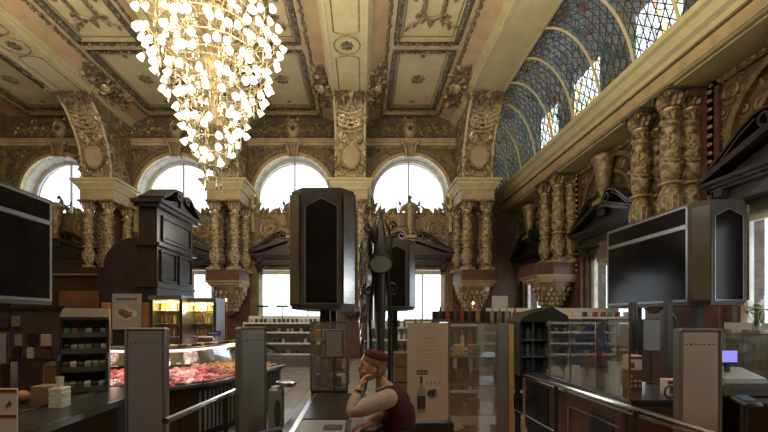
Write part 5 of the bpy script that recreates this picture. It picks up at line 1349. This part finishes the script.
# head, facing -X, leaning onto the hand
def head():
    m = MB(); n, k = 24, 18; vs = []
    for j in range(k+1):
        th = PI*j/k; z = math.cos(th); s = max(.02, math.sin(th))
        for i in range(n):
            a = 2*PI*i/n; x = s*math.cos(a); y = s*math.sin(a)       # a = PI is the face
            X, Y, Z = x*.098, y*.076, z*.118
            if z < 0: Y *= 1-.30*abs(z)**1.3; X = X*(1-.1*abs(z)) - (.012*abs(z) if x < 0 else -.0); X += (-.03*abs(z) if x > 0 else 0)
            if x < -.5 and abs(y) < .55:                             # face plane details
                f = max(0, 1-abs(y)/.55)
                X = X*.97
                X += -.010*math.exp(-((z-.18)/.12)**2)*f             # brow
                X += .009*math.exp(-((z-.02)/.10)**2)*(1-abs(abs(y)-.3)/.3 if abs(y) < .6 else 0)   # sockets
                X += -.010*math.exp(-((z+.85)/.18)**2)*f             # chin
                X += -.005*math.exp(-((z+.50)/.12)**2)*f             # lips
            vs.append((X, Y, Z))
    m.add(vs, [(j*n+i, (j+1)*n+i, (j+1)*n+(i+1) % n, j*n+(i+1) % n) for j in range(k) for i in range(n)])
    m.tube([(-.094, 0, .022), (-.102, 0, -.005), (-.111, 0, -.028), (-.098, 0, -.036)], [.008, .011, .014, .008], 8)
    for s in (-1, 1): m.ball((-.113+.01, s*.010, -.030), .008, 6, 4); m.ball((.006, s*.077, -.005), .028, 8, 6, .75, .3, 1.15); m.ball((-.06, s*.040, -.035), .024, 8, 6, 1, .9, .8)
    return m
HM = Matrix.Translation(W(.085, 3.18, 1.19)) @ Matrix.Rotation(.16, 4, 'Y') @ Matrix.Rotation(.10, 4, 'Z') @ Matrix.Rotation(0.08, 4, 'X')
ex = head().xf(HM)
def finger(mb, base, d, up, L, r, curl):
    p = Vector(base); d = Vector(d).normalized(); u = Vector(up).normalized(); P = [tuple(p-d*.02), tuple(p)]; a = 0
    for seg in (.42, .32, .26):
        a += curl; q = d*math.cos(a)+u*math.sin(a); p = p+q*L*seg; P.append(tuple(p))
    mb.tube(P, [r, r*1.05, r, r*.92, r*.7], 8); mb.ball(P[-1], r*.72, 8, 5)
for (wn_, pn, d, up, side) in (('wl', 'pl', (.25, .1, .95), (.9, .35, -.1), (0, 1, 0)), ('wr', 'pr', (-.95, -.1, -.25), (.1, 0, -1), (0, 1, 0))):
    pb = J[pn]; dv = Vector(d).normalized(); sv = Vector(side)
    palm = MB().ball((0, 0, 0), .036, 12, 8, 1, .55, 1.15)
    q = dv.to_track_quat('Z', 'Y').to_matrix().to_4x4()
    ex.join(palm.xf(Matrix.Translation(pb+dv*.015) @ q))
    for k, L in enumerate((.070, .078, .072, .058)): finger(ex, pb+dv*.045+sv*(-.027+.018*k), d, up, L, .0085, .55)
    finger(ex, pb+dv*.0-sv*.030, Vector(d)*.6-sv*.7, up, .06, .0095, .25)
body = skin('body', [J[k] for k in K], [(ix[a], ix[b]) for a, b in E], [RD[k] for k in K], 'skin', pr, ex)
def part(name, ks, rs, m, ex=None, label=None, sub=2):
    return skin(name, [J[k] if isinstance(k, str) else k for k in ks], [(i, i+1) for i in range(len(ks)-1)], rs, m, pr, ex, sub, 0, label)
# vest
vk = ['pel', 'sp1', 'ch', 'uc']
pts = [J[k] for k in vk]+[J['uc'].lerp(J['sl'], .82), J['uc'].lerp(J['sr'], .82), J['uc'].lerp(J['nk'], .45)]
skin('vest', pts, [(0, 1), (1, 2), (2, 3), (3, 4), (3, 5), (3, 6)], [.15, .15, .158, .125, .088, .088, .062], 'plum_cloth', pr)
pts = [J['uc'].lerp(J['sl'], .45), J['sl'], J['sl'].lerp(J['el'], .5), J['el'], J['el'].lerp(J['wl'], .45), J['el'].lerp(J['wl'], .88)]
skin('sleeve', pts, [(i, i+1) for i in range(5)], [.072, .082, .080, .070, .056, .040], 'sleeve_cloth', pr)
pts = [J['uc'].lerp(J['sr'], .6), J['sr'], J['sr'].lerp(J['er'], .5), J['er'], J['er'].lerp(J['wr'], .45), J['er'].lerp(J['wr'], .85)]
skin('sleeve', pts, [(i, i+1) for i in range(5)], [.072, .080, .072, .062, .050, .038], 'sleeve_cloth', pr)
pts = [J['pel']+Vector((0, 0, -.02)), J['hl'], J['kl'], J['al']+Vector((0, 0, .05)), J['hr'], J['kr'], J['ar']+Vector((0, 0, .05))]
skin('trousers', pts, [(0, 1), (1, 2), (2, 3), (0, 4), (4, 5), (5, 6)], [.125, .095, .07, .055, .095, .07, .055], 'black_plastic', pr)
for a, b in (('al', 'tl'), ('ar', 'tr')): MB().ball((0, 0, 0), .05, 12, 8, 1.9, .85, .9).xf(Matrix.Translation((J[a]+J[b])/2+Vector((-.01, 0, -.018)))).build('shoe', 'black_plastic', pr, True)
# hair, cap, collar, watch
m = MB(); n = 24
hv = MB().ball((.016, 0, .014), .104, 24, 16, 1.0, .84, 1.08)
keep = [i for i, (x, y, z) in enumerate(hv.v) if x > -.055+(.03 if z < .0 else 0) and z > -.075 and not (z < .02 and abs(y) > .06 and x < .02)]
ks = set(keep); fs = [f for f in hv.f if all(i in ks for i in f) and len(f) == 4]; hv.f = fs; hv.xf(HM).build('hair', 'hair', pr, True)
m = MB().lathe([(.096, .050), (.103, .055), (.104, .088), (.098, .09)], n=28, sy=.86)
cp = MB(); cp.lathe([(.1, .086), (.106, .10), (.104, .128), (.088, .145), (.03, .150), (.002, .15)], (0.004, 0, 0), 28, 1, .86)
TI = HM @ Matrix.Translation((.006, 0, -.006)) @ Matrix.Rotation(.10, 4, 'Y')
c_ = cp.xf(TI).build('cap', 'plum_cloth', pr, 40); m.xf(TI).build('cap_band', 'cardboard', c_, 40)
m = MB()
for s in (-1, 1): m.ball(tuple(HM @ Vector((-.088, s*.032, .016))), .010, 8, 6)
e_ = m.build('eyes', 'ink', pr, True)
m = MB(); m.tube([HM @ Vector((-.104, -.022, -.062)), HM @ Vector((-.110, 0, -.060)), HM @ Vector((-.104, .022, -.062))], [.003, .006, .003], 6); m.build('lips', 'meat_red', pr, True)
m = MB()
for s in (-1, 1): m.tube([HM @ Vector((-.098, s*.014, .034)), HM @ Vector((-.099, s*.032, .040)), HM @ Vector((-.086, s*.05, .034))], .003, 5)
m.build('eyebrows', 'hair', pr, True)
cn = J['nk']; m = MB().tube([(cn.x+.052*math.cos(a), cn.y+.055*math.sin(a), cn.z-.02+.030*math.cos(a)) for a in [2*PI*i/20 for i in range(21)]], .013, 6); m.build('collar', 'sleeve_cloth', pr, True)
w0 = J['el'].lerp(J['wl'], .93); dv = (J['wl']-J['el']).normalized(); q = dv.to_track_quat('Z', 'Y').to_matrix().to_4x4()
MB().lathe([(.026, -.008), (.032, -.008), (.032, .008), (.026, .008)], n=18).xf(Matrix.Translation(w0) @ q).build('wrist_watch', 'black_plastic', pr, True)
# swivel stool under her
t = thing('stool', 'dark swivel stool under the seated woman', 'stool', (.33, 3.22, 0))
MB().lathe([(.17, .455), (.19, .47), (.19, .50), (.16, .515), (.01, .515)], n=20).build('seat', 'black_plastic', t, True)
MB().tube([(0, 0, .04), (0, 0, .46)], .025, 10).build('post', 'steel', t, True)
m = MB()
for k in range(5): a = 2*PI*k/5; m.tube([(0, 0, .07), (.2*math.cos(a), .2*math.sin(a), .03)], [.02, .014], 6)
m.build('foot', 'black_plastic', t, True)
# carton shelf behind her
t = thing('carton_stack', 'stack of brown cartons standing behind the seated woman', 'cartons', (at(401, 0, 3.9)[0], 3.95, 0))
for k in range(8): MB().rbox(-.07+.004*(k % 2), .07+.004*(k % 2), -.08, .08, .02+k*.155, .165+k*.155, .006).build('carton', 'cardboard', t)
